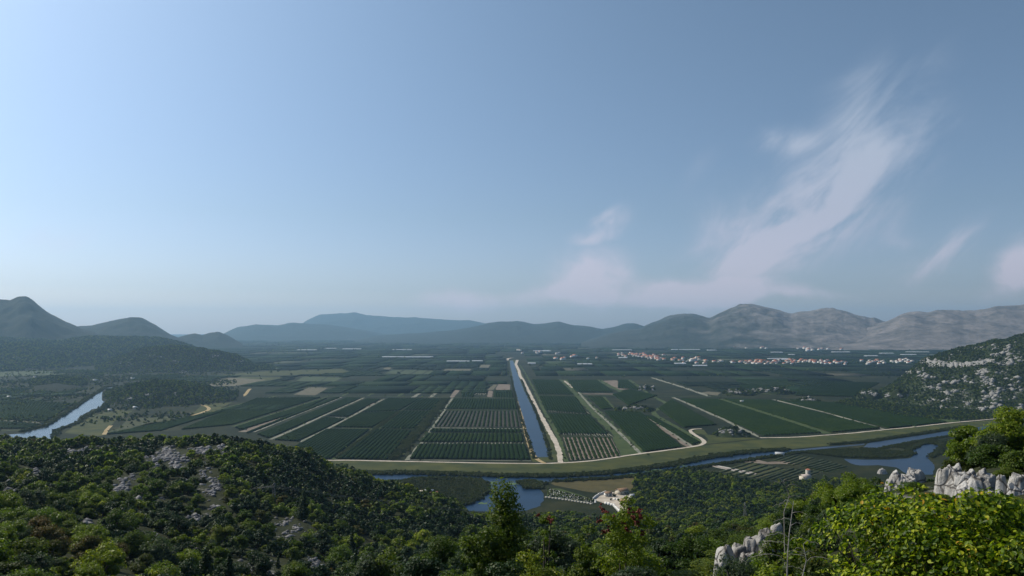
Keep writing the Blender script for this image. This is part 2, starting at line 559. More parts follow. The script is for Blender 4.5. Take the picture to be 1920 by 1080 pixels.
def water_mat(name, deep, rough, spec):
    m, t, out = new_mat(name)
    p = pos(t)
    c = t.ramp(t.noise(p, 0.03, 4), [(0.35, deep), (0.65, tuple(q * 1.5 for q in deep))])
    mp = t.node('ShaderNodeMapping', ins={'Vector': p, 'Scale': (0.5, 1.2, 1)}).outputs[0]
    bm = t.node('ShaderNodeBump', ins={'Height': t.noise(mp, 1.2, 4), 'Strength': 0.6, 'Distance': 0.12})
    bs = t.node('ShaderNodeBsdfPrincipled', ins={'Base Color': c, 'Roughness': rough, 'Specular IOR Level': spec, 'IOR': 1.33})
    t.l.new(bm.outputs[0], bs.inputs['Normal'])
    t.l.new(bs.outputs[0], out.inputs[0])
    return m


M['leaf_smoke'] = leaf_mat('leaf_smoke', [(0.0, (0.0162, 0.0405, 0.0030)), (0.35, (0.0473, 0.0945, 0.0050)), (0.62, (0.1350, 0.2025, 0.0100)), (0.88, (0.3240, 0.3780, 0.0220)), (0.985, (0.4455, 0.4455, 0.0300)), (1.0, (0.4860, 0.2700, 0.0300))], trans=0.4, rough=0.45, lvw=0.95, oiw=0.02, nw=0.45, grove=1.2)
M['water'] = water_mat('river_water', (0.005, 0.018, 0.042), 0.30, 0.16)
M['bright_water'] = water_mat('open_water', (0.01, 0.022, 0.035), 0.12, 0.5)

# ------------------------------------------------------------------ foreground terrain
TD = np.array([2, 8, 15, 25, 40, 60, 90, 130, 200, 300, 400, 500, 600, 750, 950], float)
TC = np.array([-500, 0, 200, 400, 560, 640, 720, 800, 960, 1200, 1400, 1480, 1600, 1750, 1850, 1920, 2300], float)
TZ = np.array([
    [148.3, 145, 142, 139, 136, 132, 128, 122, 114, 104, 97, 92, 82, 50, 6],
    [148.3, 144.5, 141.5, 138, 134.0, 129, 124, 118, 109, 97, 89.5, 80, 64, 24, -2],
    [148.3, 144, 141, 137, 132.5, 127.5, 121, 114, 104, 95.5, 92.5, 78, 58, 16, -2],
    [148.3, 144, 140.5, 136.5, 131.5, 126, 119, 110, 99, 94, 96.5, 76, 50, 8, -2],
    [148.3, 144, 140.5, 136.5, 131.5, 126, 118, 108, 95, 88, 90, 70, 40, 4, -2],
    [148.3, 144.5, 141, 137.5, 132.5, 127, 118, 107, 91, 82, 79, 56, 24, -2, -2],
    [148.3, 145, 141.5, 138, 133, 128, 118.5, 107, 90, 77, 71, 48, 16, -8, -8],
    [148.3, 145.5, 142, 138.5, 134, 129, 119, 107, 90, 75, 65, 38, 9, -12, -12],
    [148.3, 146, 142.5, 139, 134.5, 129, 119, 107, 90, 69, 50, 29, 6, -13, -13],
    [148.3, 146, 143, 139.5, 134.5, 129, 119.5, 109, 91, 70, 50, 29, 8, -12, -12],
    [148.3, 146.3, 143.7, 142.7, 137, 132, 124, 115, 97, 74, 52, 32, 12, -2, -2],
    [148.3, 146.5, 144.4, 143.3, 140, 134.5, 125, 116, 98, 76, 54, 34, 13, -2, -2],
    [148.3, 146.6, 144.8, 143.6, 141.8, 136, 127, 118, 101, 78, 56, 35, 14, -2, -2],
    [148.3, 146.6, 145, 144.2, 142.5, 138.0, 129, 119, 103, 80, 58, 37, 15, -2, -2],
    [148.3, 146.8, 145.2, 144.4, 143.0, 140.0, 132, 121, 105, 82, 60, 38, 16, -2, -2],
    [148.3, 147, 145.5, 144.6, 143.3, 141.0, 135, 124, 108, 85, 62, 40, 17, -2, -2],
    [148.3, 147.5, 146.5, 146, 145, 144, 140, 134, 120, 100, 78, 55, 30, 4, -2]])


def slope_z(x, y):
    x = np.asarray(x, float)
    y = np.asarray(y, float)
    yy = np.maximum(y, 2.0)
    c = np.clip(960 + F * x / np.maximum(yy, 6.0), TC[0], TC[-1])
    ld = np.log(np.clip(yy, TD[0], TD[-1]))
    LD = np.log(TD)
    i = np.clip(np.searchsorted(TC, c) - 1, 0, len(TC) - 2)
    j = np.clip(np.searchsorted(LD, ld) - 1, 0, len(LD) - 2)
    fx = (c - TC[i]) / (TC[i + 1] - TC[i])
    fy = (ld - LD[j]) / (LD[j + 1] - LD[j])
    fx = fx * fx * (3 - 2 * fx)
    z = (TZ[i, j] * (1 - fx) + TZ[i + 1, j] * fx) * (1 - fy) + (TZ[i, j + 1] * (1 - fx) + TZ[i + 1, j + 1] * fx) * fy
    z = z + np.where(y < 2, (2 - y) * 0.02, 0)
    amp = np.clip(y * 0.02, 0.12, 5.0)
    z = z + amp * fbm(x / 60 + 3, y / 60, 3) * np.clip((z + 2) / 8, 0, 1) + np.clip(y * 0.006, 0.08, 0.6) * fbm(x / 5, y / 5, 3) * np.clip((z + 2) / 4, 0, 1)
    return z


s_ = np.linspace(-1.35, 1.35, 380)
d_ = np.concatenate([np.linspace(-14, 4, 12), np.geomspace(4.6, 980, 330)])
S, D = np.meshgrid(s_, d_, indexing='ij')
X = S * (np.maximum(D, 0) + 12)
V = np.stack([X.ravel(), D.ravel(), slope_z(X, D).ravel()], 1)
tag(mk('hillside', V, grid_faces(len(s_), len(d_)), M['hillside'], smooth=True), 'scrub covered limestone hillside falling away below the viewpoint', kind='structure')

# plain
gx = np.linspace(-15500, 15500, 60)
gy = np.concatenate([[-900], np.linspace(100, 21500, 60)])
GX, GY = np.meshgrid(gx, gy, indexing='ij')
tag(mk('ground', np.stack([GX.ravel(), GY.ravel(), np.zeros(GX.size)], 1), grid_faces(60, 61), M['plain']), 'flat green valley floor', kind='structure')


# ------------------------------------------------------------------ hills and mountains
def hill(name, ctrl, front, back, mat, nu=220, nv=90, rug=0.35, jag=0.015, seed=0, label=None, fu=8.0, p=1.15, foot=0.0):
    """a ridge through crest points (px, row, depth); front/back = how far it reaches towards/away from the viewer"""
    C = np.array([Pt(*c) for c in ctrl])
    uc = C[:, 0] / C[:, 1]
    u = np.linspace(uc[0], uc[-1], nu)
    # smooth interpolation
    zc = np.interp(u, uc, C[:, 2])
    yc = np.interp(u, uc, C[:, 1])
    bk = np.interp(u, uc, back) if isinstance(back, (list, tuple)) else np.full(nu, float(back))
    fr = np.interp(u, uc, front) if isinstance(front, (list, tuple)) else np.full(nu, float(front))
    k = np.ones(5) / 5
    zp = np.convolve(np.pad(zc, 2, mode='edge'), k, 'valid')
    zc = np.maximum(zp, 0) * 1.0
    zc = zc + jag * 2.2 * np.max(zc) * fbm(u * 70 + seed, u * 0 + seed, 4) * np.clip(zc / (0.2 * np.max(zc) + 1e-6), 0, 1)
    tf = np.concatenate([np.linspace(-1, 0, int(nv * 0.72), endpoint=False), np.linspace(0, 1, nv - int(nv * 0.72))])
    U, T = np.meshgrid(u, tf, indexing='ij')
    ZC = np.repeat(zc[:, None], len(tf), 1)
    YC = np.repeat(yc[:, None], len(tf), 1)
    Y = YC + np.where(T < 0, T * fr[:, None], T * bk[:, None])
    Xg = U * Y
    A = np.abs(T)
    prof = np.cos(np.clip(A, 0, 1) * math.pi / 2) ** p
    sp = ridged(Xg * fu / 10000 + seed, Y * fu / 10000 * 0.6 + seed * 1.7, 5)
    Z = ZC * prof * (1 + rug * (sp - 0.55) * 4 * np.clip(A * (1.25 - A), 0, 1) * 1.2)
    Z = Z + ZC * 0.05 * fbm(Xg * fu / 1500, Y * fu / 1500, 4) * np.clip(A * 4, 0, 1) * (A < 0.999)
    Z = Z - 1.2 * A ** 4
    P = np.stack([Xg.ravel(), Y.ravel(), Z.ravel()], 1)
    o = mk(name, P, grid_faces(nu, len(tf)), mat, smooth=True)
    tag(o, label, kind='structure')
    def zf(x, y):
        x = np.asarray(x, float)
        y = np.asarray(y, float)
        uu = x / y
        ycq = np.interp(uu, u, yc)
        t = np.where(y < ycq, (y - ycq) / np.interp(uu, u, fr), (y - ycq) / np.interp(uu, u, bk))
        iu = np.clip((uu - u[0]) / (u[-1] - u[0]) * (nu - 1), 0, nu - 1.001)
        it = np.clip(np.interp(t, tf, np.arange(len(tf))), 0, len(tf) - 1.001)
        Zg = Z
        a, b = iu.astype(int), it.astype(int)
        fa, fb = iu - a, it - b
        z = (Zg[a, b] * (1 - fa) + Zg[a + 1, b] * fa) * (1 - fb) + (Zg[a, b + 1] * (1 - fa) + Zg[a + 1, b + 1] * fa) * fb
        bad = (uu < u[0]) | (uu > u[-1]) | (np.abs(t) > 1)
        return np.where(bad, -5, z)
    return o, zf


_, Z_RIGHT = hill('rocky_hill', [(1560, 762, 1750), (1600, 750, 1800), (1640, 738, 1850), (1672, 722, 1920), (1700, 700, 2000), (1724, 680, 2060), (1760, 664, 2120), (1800, 654, 2160), (1860, 642, 2200), (1920, 628, 2250), (2050, 600, 2300), (2350, 545, 2350), (2700, 560, 2300)],
                  [60, 100, 200, 320, 430, 520, 620, 680, 760, 830, 950, 1000, 1000], [40, 50, 80, 120, 200, 300, 400, 500, 600, 600, 600, 600, 600], M['hill_near'], 260, 130, rug=0.22, jag=0.012, seed=3.1, fu=70, label='rocky hill spotted with white limestone outcrops and a road cut', p=1.0)
_, Z_KNOLL = hill('wooded_knoll', [(120, 722, 3000), (150, 704, 3080), (190, 682, 3120), (240, 662, 3180), (290, 651, 3200), (330, 648, 3200), (370, 654, 3200), (410, 657, 3160), (450, 668, 3100), (480, 684, 3040), (520, 692, 3000)],
                  [60, 160, 300, 400, 480, 500, 440, 380, 300, 160, 60], 420, M['hill_left'], 160, 90, rug=0.5, jag=0.06, seed=9.2, fu=60, label='dark scrub covered knoll rising out of the fields', p=1.25)
_, Z_LOW = hill('low_wooded_rise', [(150, 760, 1750), (205, 741, 1760), (245, 724, 1800), (275, 718, 1850), (305, 715, 1880), (350, 722, 1820), (400, 736, 1760), (470, 752, 1700)],
                [60, 150, 280, 360, 360, 280, 150, 60], 300, M['hill_left'], 120, 70, rug=0.5, jag=0.07, seed=4.2, fu=80, label='low green rise between the river and the winding track', p=1.3)
_, Z_ISLE = hill('wooded_islet', [(25, 724, 2250), (70, 711, 2260), (105, 706, 2280), (145, 711, 2260), (185, 722, 2240)],
                 [60, 330, 420, 330, 60], 160, M['hill_left'], 70, 40, rug=0.3, seed=2.2, fu=80, label='small dark wooded rise beside the pale sheds', p=0.9)
_, Z_FOOT = hill('left_mountain_foothill', [(-420, 640, 4300), (-200, 636, 4300), (-40, 630, 4300), (40, 636, 4250), (110, 642, 4200), (160, 632, 4300), (230, 632, 4400), (300, 634, 4400), (350, 646, 4300), (400, 668, 4200)],
     [1500, 1500, 1450, 1350, 1250, 1150, 1000, 900, 800, 700], 800, M['hill_left'], 160, 80, rug=0.3, jag=0.02, seed=6.4, fu=30, label='wooded foothill at the base of the peaks')
hill('conical_mountain', [(-500, 575, 5200), (-250, 560, 5200), (-120, 575, 5200), (-40, 558, 5200), (0, 563, 5200), (22, 566, 5200), (42, 559, 5200), (60, 565, 5200), (90, 588, 5250), (115, 601, 5300), (145, 614, 5300), (170, 622, 5300), (260, 650, 5300)],
     1100, 1200, M['hill_left'], 240, 90, rug=0.3, jag=0.012, seed=1.3, fu=22, label='pointed blue grey mountain with a long smooth flank')
hill('rounded_mountain', [(80, 640, 6400), (145, 613, 6400), (175, 610, 6400), (200, 604, 6400), (225, 598, 6400), (245, 595, 6400), (265, 598, 6400), (290, 610, 6400), (320, 629, 6300), (350, 640, 6300)],
     1300, 1200, M['hill_left'], 200, 80, rug=0.3, jag=0.012, seed=2.8, fu=22, label='rounded blue mountain behind the pointed one')
hill('small_hill', [(318, 645, 7000), (335, 632, 7000), (352, 627, 7000), (365, 625, 7000), (380, 629, 7000), (398, 623, 7000), (410, 622, 7000), (425, 627, 7000), (441, 637, 7000), (455, 645, 7000)],
     700, 700, M['hill_left'], 140, 60, rug=0.2, jag=0.02, seed=5.8, fu=30, label='small double humped hill at the end of the chain')
hill('far_ridge', [(405, 634, 12500), (425, 622, 12500), (445, 614, 12500), (480, 609, 12500), (520, 611, 12500), (548, 605, 12500), (580, 607, 12500), (620, 610, 12500), (680, 618, 12500), (740, 630, 12500), (800, 640, 12500)],
     2300, 2300, M['mountain_dark'], 240, 70, rug=0.3, jag=0.01, seed=7.7, fu=12, label='pale hazy ridge on the horizon')
hill('farthest_mountain', [(540, 626, 16500), (575, 602, 16500), (600, 591, 16500), (630, 589, 16500), (652, 588, 16500), (663, 586, 16500), (690, 592, 16500), (730, 595, 16500), (780, 597, 16500), (840, 601, 16500), (880, 600, 16500), (910, 606, 16500), (1000, 616, 16500), (1100, 630, 16500)],
     3200, 2600, M['mountain_dark'], 260, 70, rug=0.3, jag=0.008, seed=8.7, fu=10, label='faintest blue mountain behind the far ridge')
hill('middle_range', [(640, 640, 10800), (720, 628, 10800), (800, 624, 10800), (860, 618, 10800), (905, 610, 10800), (935, 604, 10800), (970, 602, 10800), (1000, 608, 10800), (1020, 607, 10800), (1048, 603, 10800), (1075, 610, 10800), (1110, 614, 10800), (1130, 618, 10800), (1150, 614, 10800), (1172, 607, 10800), (1190, 606, 10800), (1210, 612, 10800), (1260, 620, 10800), (1320, 640, 10800)],
     2600, 2200, M['mountain_dark'], 300, 80, rug=0.32, jag=0.01, seed=3.7, fu=12, label='blue mountain range across the middle of the horizon')
hill('bare_mountain', [(1090, 640, 8900), (1150, 622, 8900), (1200, 615, 8900), (1225, 604, 8900), (1250, 593, 8900), (1280, 587, 8900), (1305, 588, 8900), (1330, 596, 8800), (1345, 589, 8700), (1370, 580, 8700), (1395, 575, 8700), (1430, 575, 8700), (1460, 583, 8700), (1485, 590, 8700), (1510, 586, 8700), (1545, 582, 8700), (1575, 585, 8700), (1600, 592, 8700), (1630, 600, 8700), (1640, 598, 8700), (1655, 605, 8700), (1720, 618, 8700), (1800, 640, 8700)],
     2700, 2400, M['mountain_pale'], 360, 110, rug=0.42, jag=0.012, seed=5.1, fu=14, label='bare grey limestone mountain with twin rounded tops')
hill('long_mountain', [(1540, 640, 8000), (1600, 622, 8000), (1650, 606, 8000), (1670, 600, 8000), (1690, 590, 8000), (1710, 587, 8000), (1745, 589, 8000), (1780, 584, 8000), (1800, 586, 8000), (1830, 585, 8000), (1860, 578, 8000), (1880, 573, 8000), (1920, 571, 8000), (1980, 566, 8000), (2100, 560, 8000), (2300, 575, 8000), (2600, 560, 8000), (2900, 620, 8000)],
     2400, 2400, M['mountain_pale'], 360, 100, rug=0.4, jag=0.012, seed=12.1, fu=14, label='long bare ridge running out behind the rocky hill')


# ------------------------------------------------------------------ roads, water, fields on the plain
def resample(P, step):
    P = np.asarray(P, float)
    seg = np.linalg.norm(np.diff(P, axis=0), axis=1)
    s = np.concatenate([[0], np.cumsum(seg)])
    n = max(2, int(s[-1] / step) + 1)
    q = np.linspace(0, s[-1], n)
    return np.stack([np.interp(q, s, P[:, k]) for k in range(P.shape[1])], 1)


def smooth_line(P, step, k=5):
    R = resample(P, step)
    if len(R) > 2 * k:
        for _ in range(2):
            pad = np.pad(R, ((k // 2, k // 2), (0, 0)), mode='edge')
            S2 = np.stack([np.convolve(pad[:, i], np.ones(k) / k, 'valid') for i in range(R.shape[1])], 1)
            S2[0], S2[-1] = R[0], R[-1]
            R = S2
    return R


def ribbon(name, pix, width, z, mat, label=None, kind='structure', step=8.0, jit=0.12, w2=None, thick=0.0, k=5, world_pts=False):
    P = np.array(pix, float) if world_pts else np.array([G(*p)[:2] for p in pix])
    R = smooth_line(P, step, k)
    T = np.gradient(R, axis=0)
    T /= np.linalg.norm(T, axis=1)[:, None] + 1e-9
    N = np.stack([-T[:, 1], T[:, 0]], 1)
    w = np.linspace(width, w2 if w2 else width, len(R)) / 2
    s = np.arange(len(R))
    ja = w * (1 + jit * 2 * fbm(s * 0.35, s * 0 + width, 3))
    jb = w * (1 + jit * 2 * fbm(s * 0.35 + 50, s * 0 + width, 3))
    L = R + N * ja[:, None]
    Q = R - N * jb[:, None]
    zz = np.full((len(R), 1), z)
    if thick <= 0:
        V = np.concatenate([np.hstack([L, zz]), np.hstack([Q, zz])])
        n = len(R)
        i = np.arange(n - 1)
        Fq = np.stack([i + n, i + n + 1, i + 1, i], 1)
    else:
        rows = []
        for f, hz in ((1.0, 0), (0.8, 0.75), (0.35, 1.0), (-0.35, 0.95), (-0.8, 0.7), (-1.0, 0)):
            off = (f * (ja if f > 0 else jb))
            rows.append(np.hstack([R + N * off[:, None], zz + thick * hz * (1 + 0.35 * fbm(s * 0.6 + f * 9, s * 0 + f, 3))[:, None]]))
        V = np.stack(rows, 1).reshape(-1, 3)
        Fq = grid_faces(len(R), 6)
    o = mk(name, V, Fq, mat, smooth=thick > 0)
    return tag(o, label, kind=kind)


def poly(name, pix, z, mat, label=None, kind='structure', step=12.0, jag=1.0, world_pts=False):
    """a level sheet with a natural, slightly uneven outline"""
    P = np.array(pix, float) if world_pts else np.array([G(*p)[:2] for p in pix])
    P = np.vstack([P, P[:1]])
    R = resample(P, step)[:-1]
    s = np.arange(len(R))
    R = R + jag * np.stack([fbm(R[:, 0] / 14 + 5, R[:, 1] / 14, 3), fbm(R[:, 0] / 14, R[:, 1] / 14 + 9, 3)], 1) * 2
    import bmesh
    bm = bmesh.new()
    vs = [bm.verts.new((a, b, z)) for a, b in R]
    f = bm.faces.new(vs)
    bmesh.ops.triangulate(bm, faces=[f])
    bmesh.ops.recalc_face_normals(bm, faces=bm.faces)
    if sum(q.normal.z for q in bm.faces) < 0:
        bmesh.ops.reverse_faces(bm, faces=bm.faces)
    me = bpy.data.meshes.new(name)
    bm.to_mesh(me)
    bm.free()
    me.materials.append(mat)
    return tag(link(bpy.data.objects.new(name, me)), label, kind=kind), R


def inside(P, R):
    """points (n,2) in polygon R"""
    x, y = P[:, 0], P[:, 1]
    c = np.zeros(len(P), bool)
    n = len(R)
    for i in range(n):
        x1, y1 = R[i]
        x2, y2 = R[(i + 1) % n]
        m = ((y1 > y) != (y2 > y)) & (x < (x2 - x1) * (y - y1) / (y2 - y1 + 1e-12) + x1)
        c ^= m
    return c


# water
RIVER = [(660, 886), (700, 890.5), (760, 889.5), (850, 892), (960, 895.5), (1050, 895), (1130, 891), (1200, 883.5), (1270, 872), (1330, 860), (1400, 851), (1440, 848), (1476, 846),
         (1478, 849), (1440, 856), (1400, 862), (1360, 867), (1330, 872), (1300, 877), (1260, 881), (1225, 886), (1190, 891), (1160, 894), (1100, 898), (1042, 901), (1018, 905),
         (1008, 910), (1014, 916), (1017, 926), (1020, 938), (1010, 950), (990, 958), (930, 960), (885, 958), (866, 955), (872, 946), (892, 936), (908, 922), (906, 908), (893, 900.5), (850, 897.5), (821, 897), (779, 898.5), (767, 903), (756, 908), (740, 906), (725, 902), (680, 896)]
POOL = [(1582, 860), (1620, 862), (1667, 862), (1706, 859), (1715, 852), (1710, 845), (1722, 838), (1737, 833), (1754, 833), (1762, 838), (1752, 849), (1740, 858), (1746, 866), (1752, 874), (1752, 890), (1700, 890), (1684, 877), (1646, 872), (1610, 873), (1592, 868)]
CHAN = [(1618, 839), (1628, 831), (1661, 826), (1702, 820), (1755, 812), (1812, 803), (1870, 797), (1872, 801), (1800, 812), (1735, 822), (1696, 829), (1648, 840)]
NARROW = [(1454, 845), (1498, 843), (1540, 838.5), (1600, 834), (1622, 831.5), (1620, 834), (1540, 842), (1498, 846), (1457, 848)]
CANAL = [(1004, 857), (1030, 857), (1024, 835), (1018, 815), (1011, 795), (1003, 775), (995, 757), (984, 735), (976, 715), (970, 700), (966, 688), (962, 676), (956, 676), (957, 688), (960, 700), (963, 718), (967, 735), (972, 755), (980, 785), (988, 810), (996, 835)]
LRIVER = [(5, 816), (45, 812), (83, 801), (106, 787), (129, 773), (148, 760), (166, 748), (180, 737), (199, 728), (221, 725), (216, 735), (207, 744), (198, 755), (188, 765), (172, 767), (160, 777), (150, 779), (146, 790), (128, 795), (108, 804), (98, 818), (92, 826), (40, 830), (5, 828)]
_, R_river = poly('river', RIVER, 0.06, M['water'], 'blue river curving along the foot of the dyke with a wide pool', step=7, jag=1.3)
_, R_pool = poly('backwater', POOL, 0.06, M['water'], 'hooked backwater pool', step=7, jag=1.3)
_, R_chan = poly('side_channel', CHAN, 0.07, M['water'], 'upper channel of the backwater', step=7, jag=1.0)
poly('narrow_channel', NARROW, 0.06, M['water'], 'narrow shallow channel', step=7, jag=0.6)
_, R_canal = poly('canal', CANAL, 0.05, M['water'], 'long straight irrigation canal running towards the mountains', step=8, jag=1.8)
_, R_lriver = poly('left_river', LRIVER, 0.05, M['bright_water'], 'broad bright reach of river', step=10, jag=2.5)
for i, q in enumerate([[(425, 648), (445, 651), (470, 655), (494, 657), (492, 659), (460, 656), (430, 650)], [(505, 690), (522, 689), (532, 690), (535, 692), (524, 695), (516, 694), (522, 691), (508, 691.5)],
                       [(555, 689), (600, 689), (612, 691), (608, 693), (602, 692), (596, 690.5), (556, 690.5)], [(440, 634.5), (482, 635), (480, 636.5), (442, 636)], [(498, 680), (526, 681), (524, 682), (500, 681.5)]]):
    poly('river_reach', q, 0.08, M['bright_water'], 'distant silvery bend of the river', step=40, jag=2)
# river margin meadows and marsh
poly('dyke_meadow', [(560, 884), (628, 864), (800, 867), (1000, 869), (1060, 868), (1130, 863), (1200, 852), (1330, 834), (1430, 823), (1570, 816), (1660, 806), (1790, 794), (1900, 784), (1900, 797), (1800, 802), (1700, 818),
      (1625, 829), (1540, 837), (1470, 843), (1400, 849), (1330, 858), (1270, 870), (1200, 882), (1130, 889), (1050, 893), (960, 894), (850, 890), (760, 888), (690, 888), (600, 892)], 0.04, M['meadow'], 'strip of olive meadow along the river side of the dyke road', step=14)
poly('marsh', [(760, 905), (780, 899), (821, 897.5), (850, 898), (893, 901), (905, 908), (907, 922), (890, 936), (870, 948), (800, 945), (760, 920), (735, 908)], 0.03, M['marsh'], 'reed marsh beside the pool')
poly('river_meadow', [(1040, 902), (1100, 899), (1160, 895), (1190, 893), (1186, 920), (1110, 924), (1060, 914), (1030, 908)], 0.035, M['brown_meadow'], 'level brown green meadow')
poly('canal_bank', [(998, 866), (992, 845), (985, 810), (976, 775), (968, 745), (958, 700), (954, 676), (966, 674), (974, 690), (990, 725), (1010, 765), (1030, 805), (1050, 845), (1056, 866)], 0.02, M['meadow'], 'grassy banks of the canal', step=20)

# roads
ROAD = [(560, 866), (628, 862.5), (700, 864), (800, 866), (900, 868), (1000, 869.5), (1058, 868), (1110, 864.5), (1190, 852), (1260, 843), (1310, 836), (1323, 831), (1318, 824), (1300, 814), (1292, 807), (1300, 803.5), (1316, 804)]
ribbon('dyke_road', ROAD, 5.5, 0.12, M['gravel'], 'pale gravel road along the dyke', step=6, jit=0.2)
ribbon('dyke_road_east', [(1425, 821), (1460, 820.5), (1500, 819.5), (1560, 815), (1600, 812), (1655, 806), (1700, 802), (1780, 793), (1870, 785)], 5.0, 0.12, M['gravel'], 'gravel road along the eastern dyke', step=8, jit=0.25)
ribbon('canal_road', [(1050, 867), (1051, 857), (1048, 845), (1041, 828), (1030, 808), (1017, 785), (1008, 768), (998, 748), (990, 732), (980, 712), (975, 705), (973, 695), (967, 683), (970, 675)], 6.5, 0.14, M['gravel'], 'winding white gravel road beside the canal', step=6, jit=0.28, w2=12)
ribbon('canal_track', [(1022, 869), (1006, 862), (998, 850), (991, 830), (985, 810), (979, 785), (973, 765), (969, 752)], 5.0, 0.13, M['ochre'], 'ochre track on the other bank of the canal', step=7, jit=0.1)
ribbon('canal_track_far', [(950, 676), (952, 672), (961, 671)], 14, 0.13, M['gravel'], 'gravel turning place at the far canal head', step=20)
ribbon('ochre_lane', [(359, 779), (378, 774), (393, 768), (390, 763), (377, 759), (382, 756), (397, 754)], 6.5, 0.10, M['ochre'], 'winding ochre lane below the low rise', step=7)
ribbon('ochre_lane_upper', [(450, 745), (459, 741), (464, 735), (466, 731), (470, 729)], 7.5, 0.10, M['ochre'], 'upper bend of the ochre lane', step=8)
ribbon('ochre_spur', [(195, 815), (200, 806), (208, 798)], 5.5, 0.10, M['ochre'], 'short ochre spur beside the meadow', step=6)
TRK = [  # (points, width, material)
    ([(763, 863), (786, 836), (808, 806), (830, 775), (848, 747)], 5.0, 'track'), ([(507, 824), (560, 801), (620, 773), (682, 746)], 5.0, 'track'), ([(562, 829), (610, 806), (650, 785), (720, 748)], 4.5, 'track'),
    ([(457, 810), (510, 790), (560, 774)], 15.0, 'bare'), ([(437, 800), (530, 771), (620, 742)], 5.0, 'verge'), ([(475, 810), (560, 776), (640, 745)], 5.0, 'track'),
    ([(630, 861), (703, 806), (751, 770)], 12.0, 'verge'), ([(735, 862), (786, 806), (838, 748)], 16.0, 'verge'), ([(640, 802.5), (805, 805)], 4.5, 'verge'), ([(500, 742), (700, 743), (970, 746.5)], 6.0, 'verge'),
    ([(808, 802), (980, 804)], 6.5, 'track'), ([(832, 768.5), (970, 769)], 5.0, 'verge'), ([(800, 812), (982, 813)], 3.0, 'verge'), ([(765, 862.5), (996, 864)], 3.0, 'track'),
    ([(420, 727), (700, 728.5), (960, 731)], 7.0, 'verge'), ([(1062, 866), (1046, 816), (1020, 770), (1000, 728), (985, 700), (975, 684)], 6.0, 'verge'), ([(1052, 817.5), (1150, 818)], 3.5, 'verge'),
    ([(1197, 852), (1140, 795), (1108, 765), (1085, 742), (1056, 712)], 20.0, 'verge'), ([(1202, 851), (1146, 797), (1110, 764), (1084, 735)], 4.5, 'track'), ([(1012, 741), (1180, 742), (1400, 744)], 6.0, 'verge'),
    ([(1295, 838), (1262, 816), (1233, 796)], 10.0, 'bare'), ([(1297, 837), (1240, 798), (1208, 780)], 4.0, 'track'), ([(1316, 829), (1290, 812), (1228, 778), (1224, 772), (1252, 758), (1225, 743)], 9.0, 'verge'),
    ([(1425, 820), (1360, 788), (1300, 761), (1262, 745)], 7.0, 'track'), ([(1550, 813), (1450, 779), (1350, 748)], 14.0, 'verge'), ([(1658, 805), (1550, 774), (1450, 749)], 7.0, 'track'), ([(1715, 800), (1640, 780), (1575, 766)], 5.0, 'verge'),
    ([(1330, 743), (1280, 726), (1222, 708)], 11.0, 'track'), ([(1180, 742), (1150, 727), (1122, 712)], 16.0, 'verge'), ([(1225, 743), (1208, 732), (1180, 712)], 9.0, 'verge'), ([(1150, 765), (1132, 744)], 7.0, 'verge'),
    ([(0, 788), (82, 793)], 6.0, 'track'), ([(88, 744), (155, 745)], 10.0, 'tan'), ([(195, 812), (280, 790), (360, 781), (430, 762), (520, 742)], 6.0, 'verge'), ([(0, 808), (45, 806)], 7.0, 'verge'), ([(150, 800), (185, 770)], 3.0, 'verge'),
    ([(1085, 738.5), (1175, 739)], 24.0, 'bare'), ([(980, 686), (1006, 687)], 10, 'tan'), ([(1012, 687), (1026, 692), (1036, 702)], 12, 'tan'), ([(1058, 714), (1074, 727)], 7, 'gravel'),
    ([(1790, 793), (1700, 775), (1580, 752)], 7.0, 'verge'), ([(690, 742), (720, 728)], 7, 'verge'), ([(745, 744), (768, 730)], 7, 'verge'), ([(775, 745), (797, 731)], 8, 'track'), ([(807, 745), (824, 732)], 8, 'track'), ([(640, 743), (672, 729)], 6, 'verge')]
for pts, w, m in TRK:
    nm = {'track': 'farm_track', 'verge': 'grass_verge', 'bare': 'bare_strip', 'tan': 'stubble_strip', 'gravel': 'gravel_strip'}[m]
    ribbon(nm, pts, w, {'verge': 0.03, 'bare': 0.045, 'tan': 0.05, 'track': 0.07, 'gravel': 0.075}[m], M[m], None, step=9, jit=0.3, k=3)

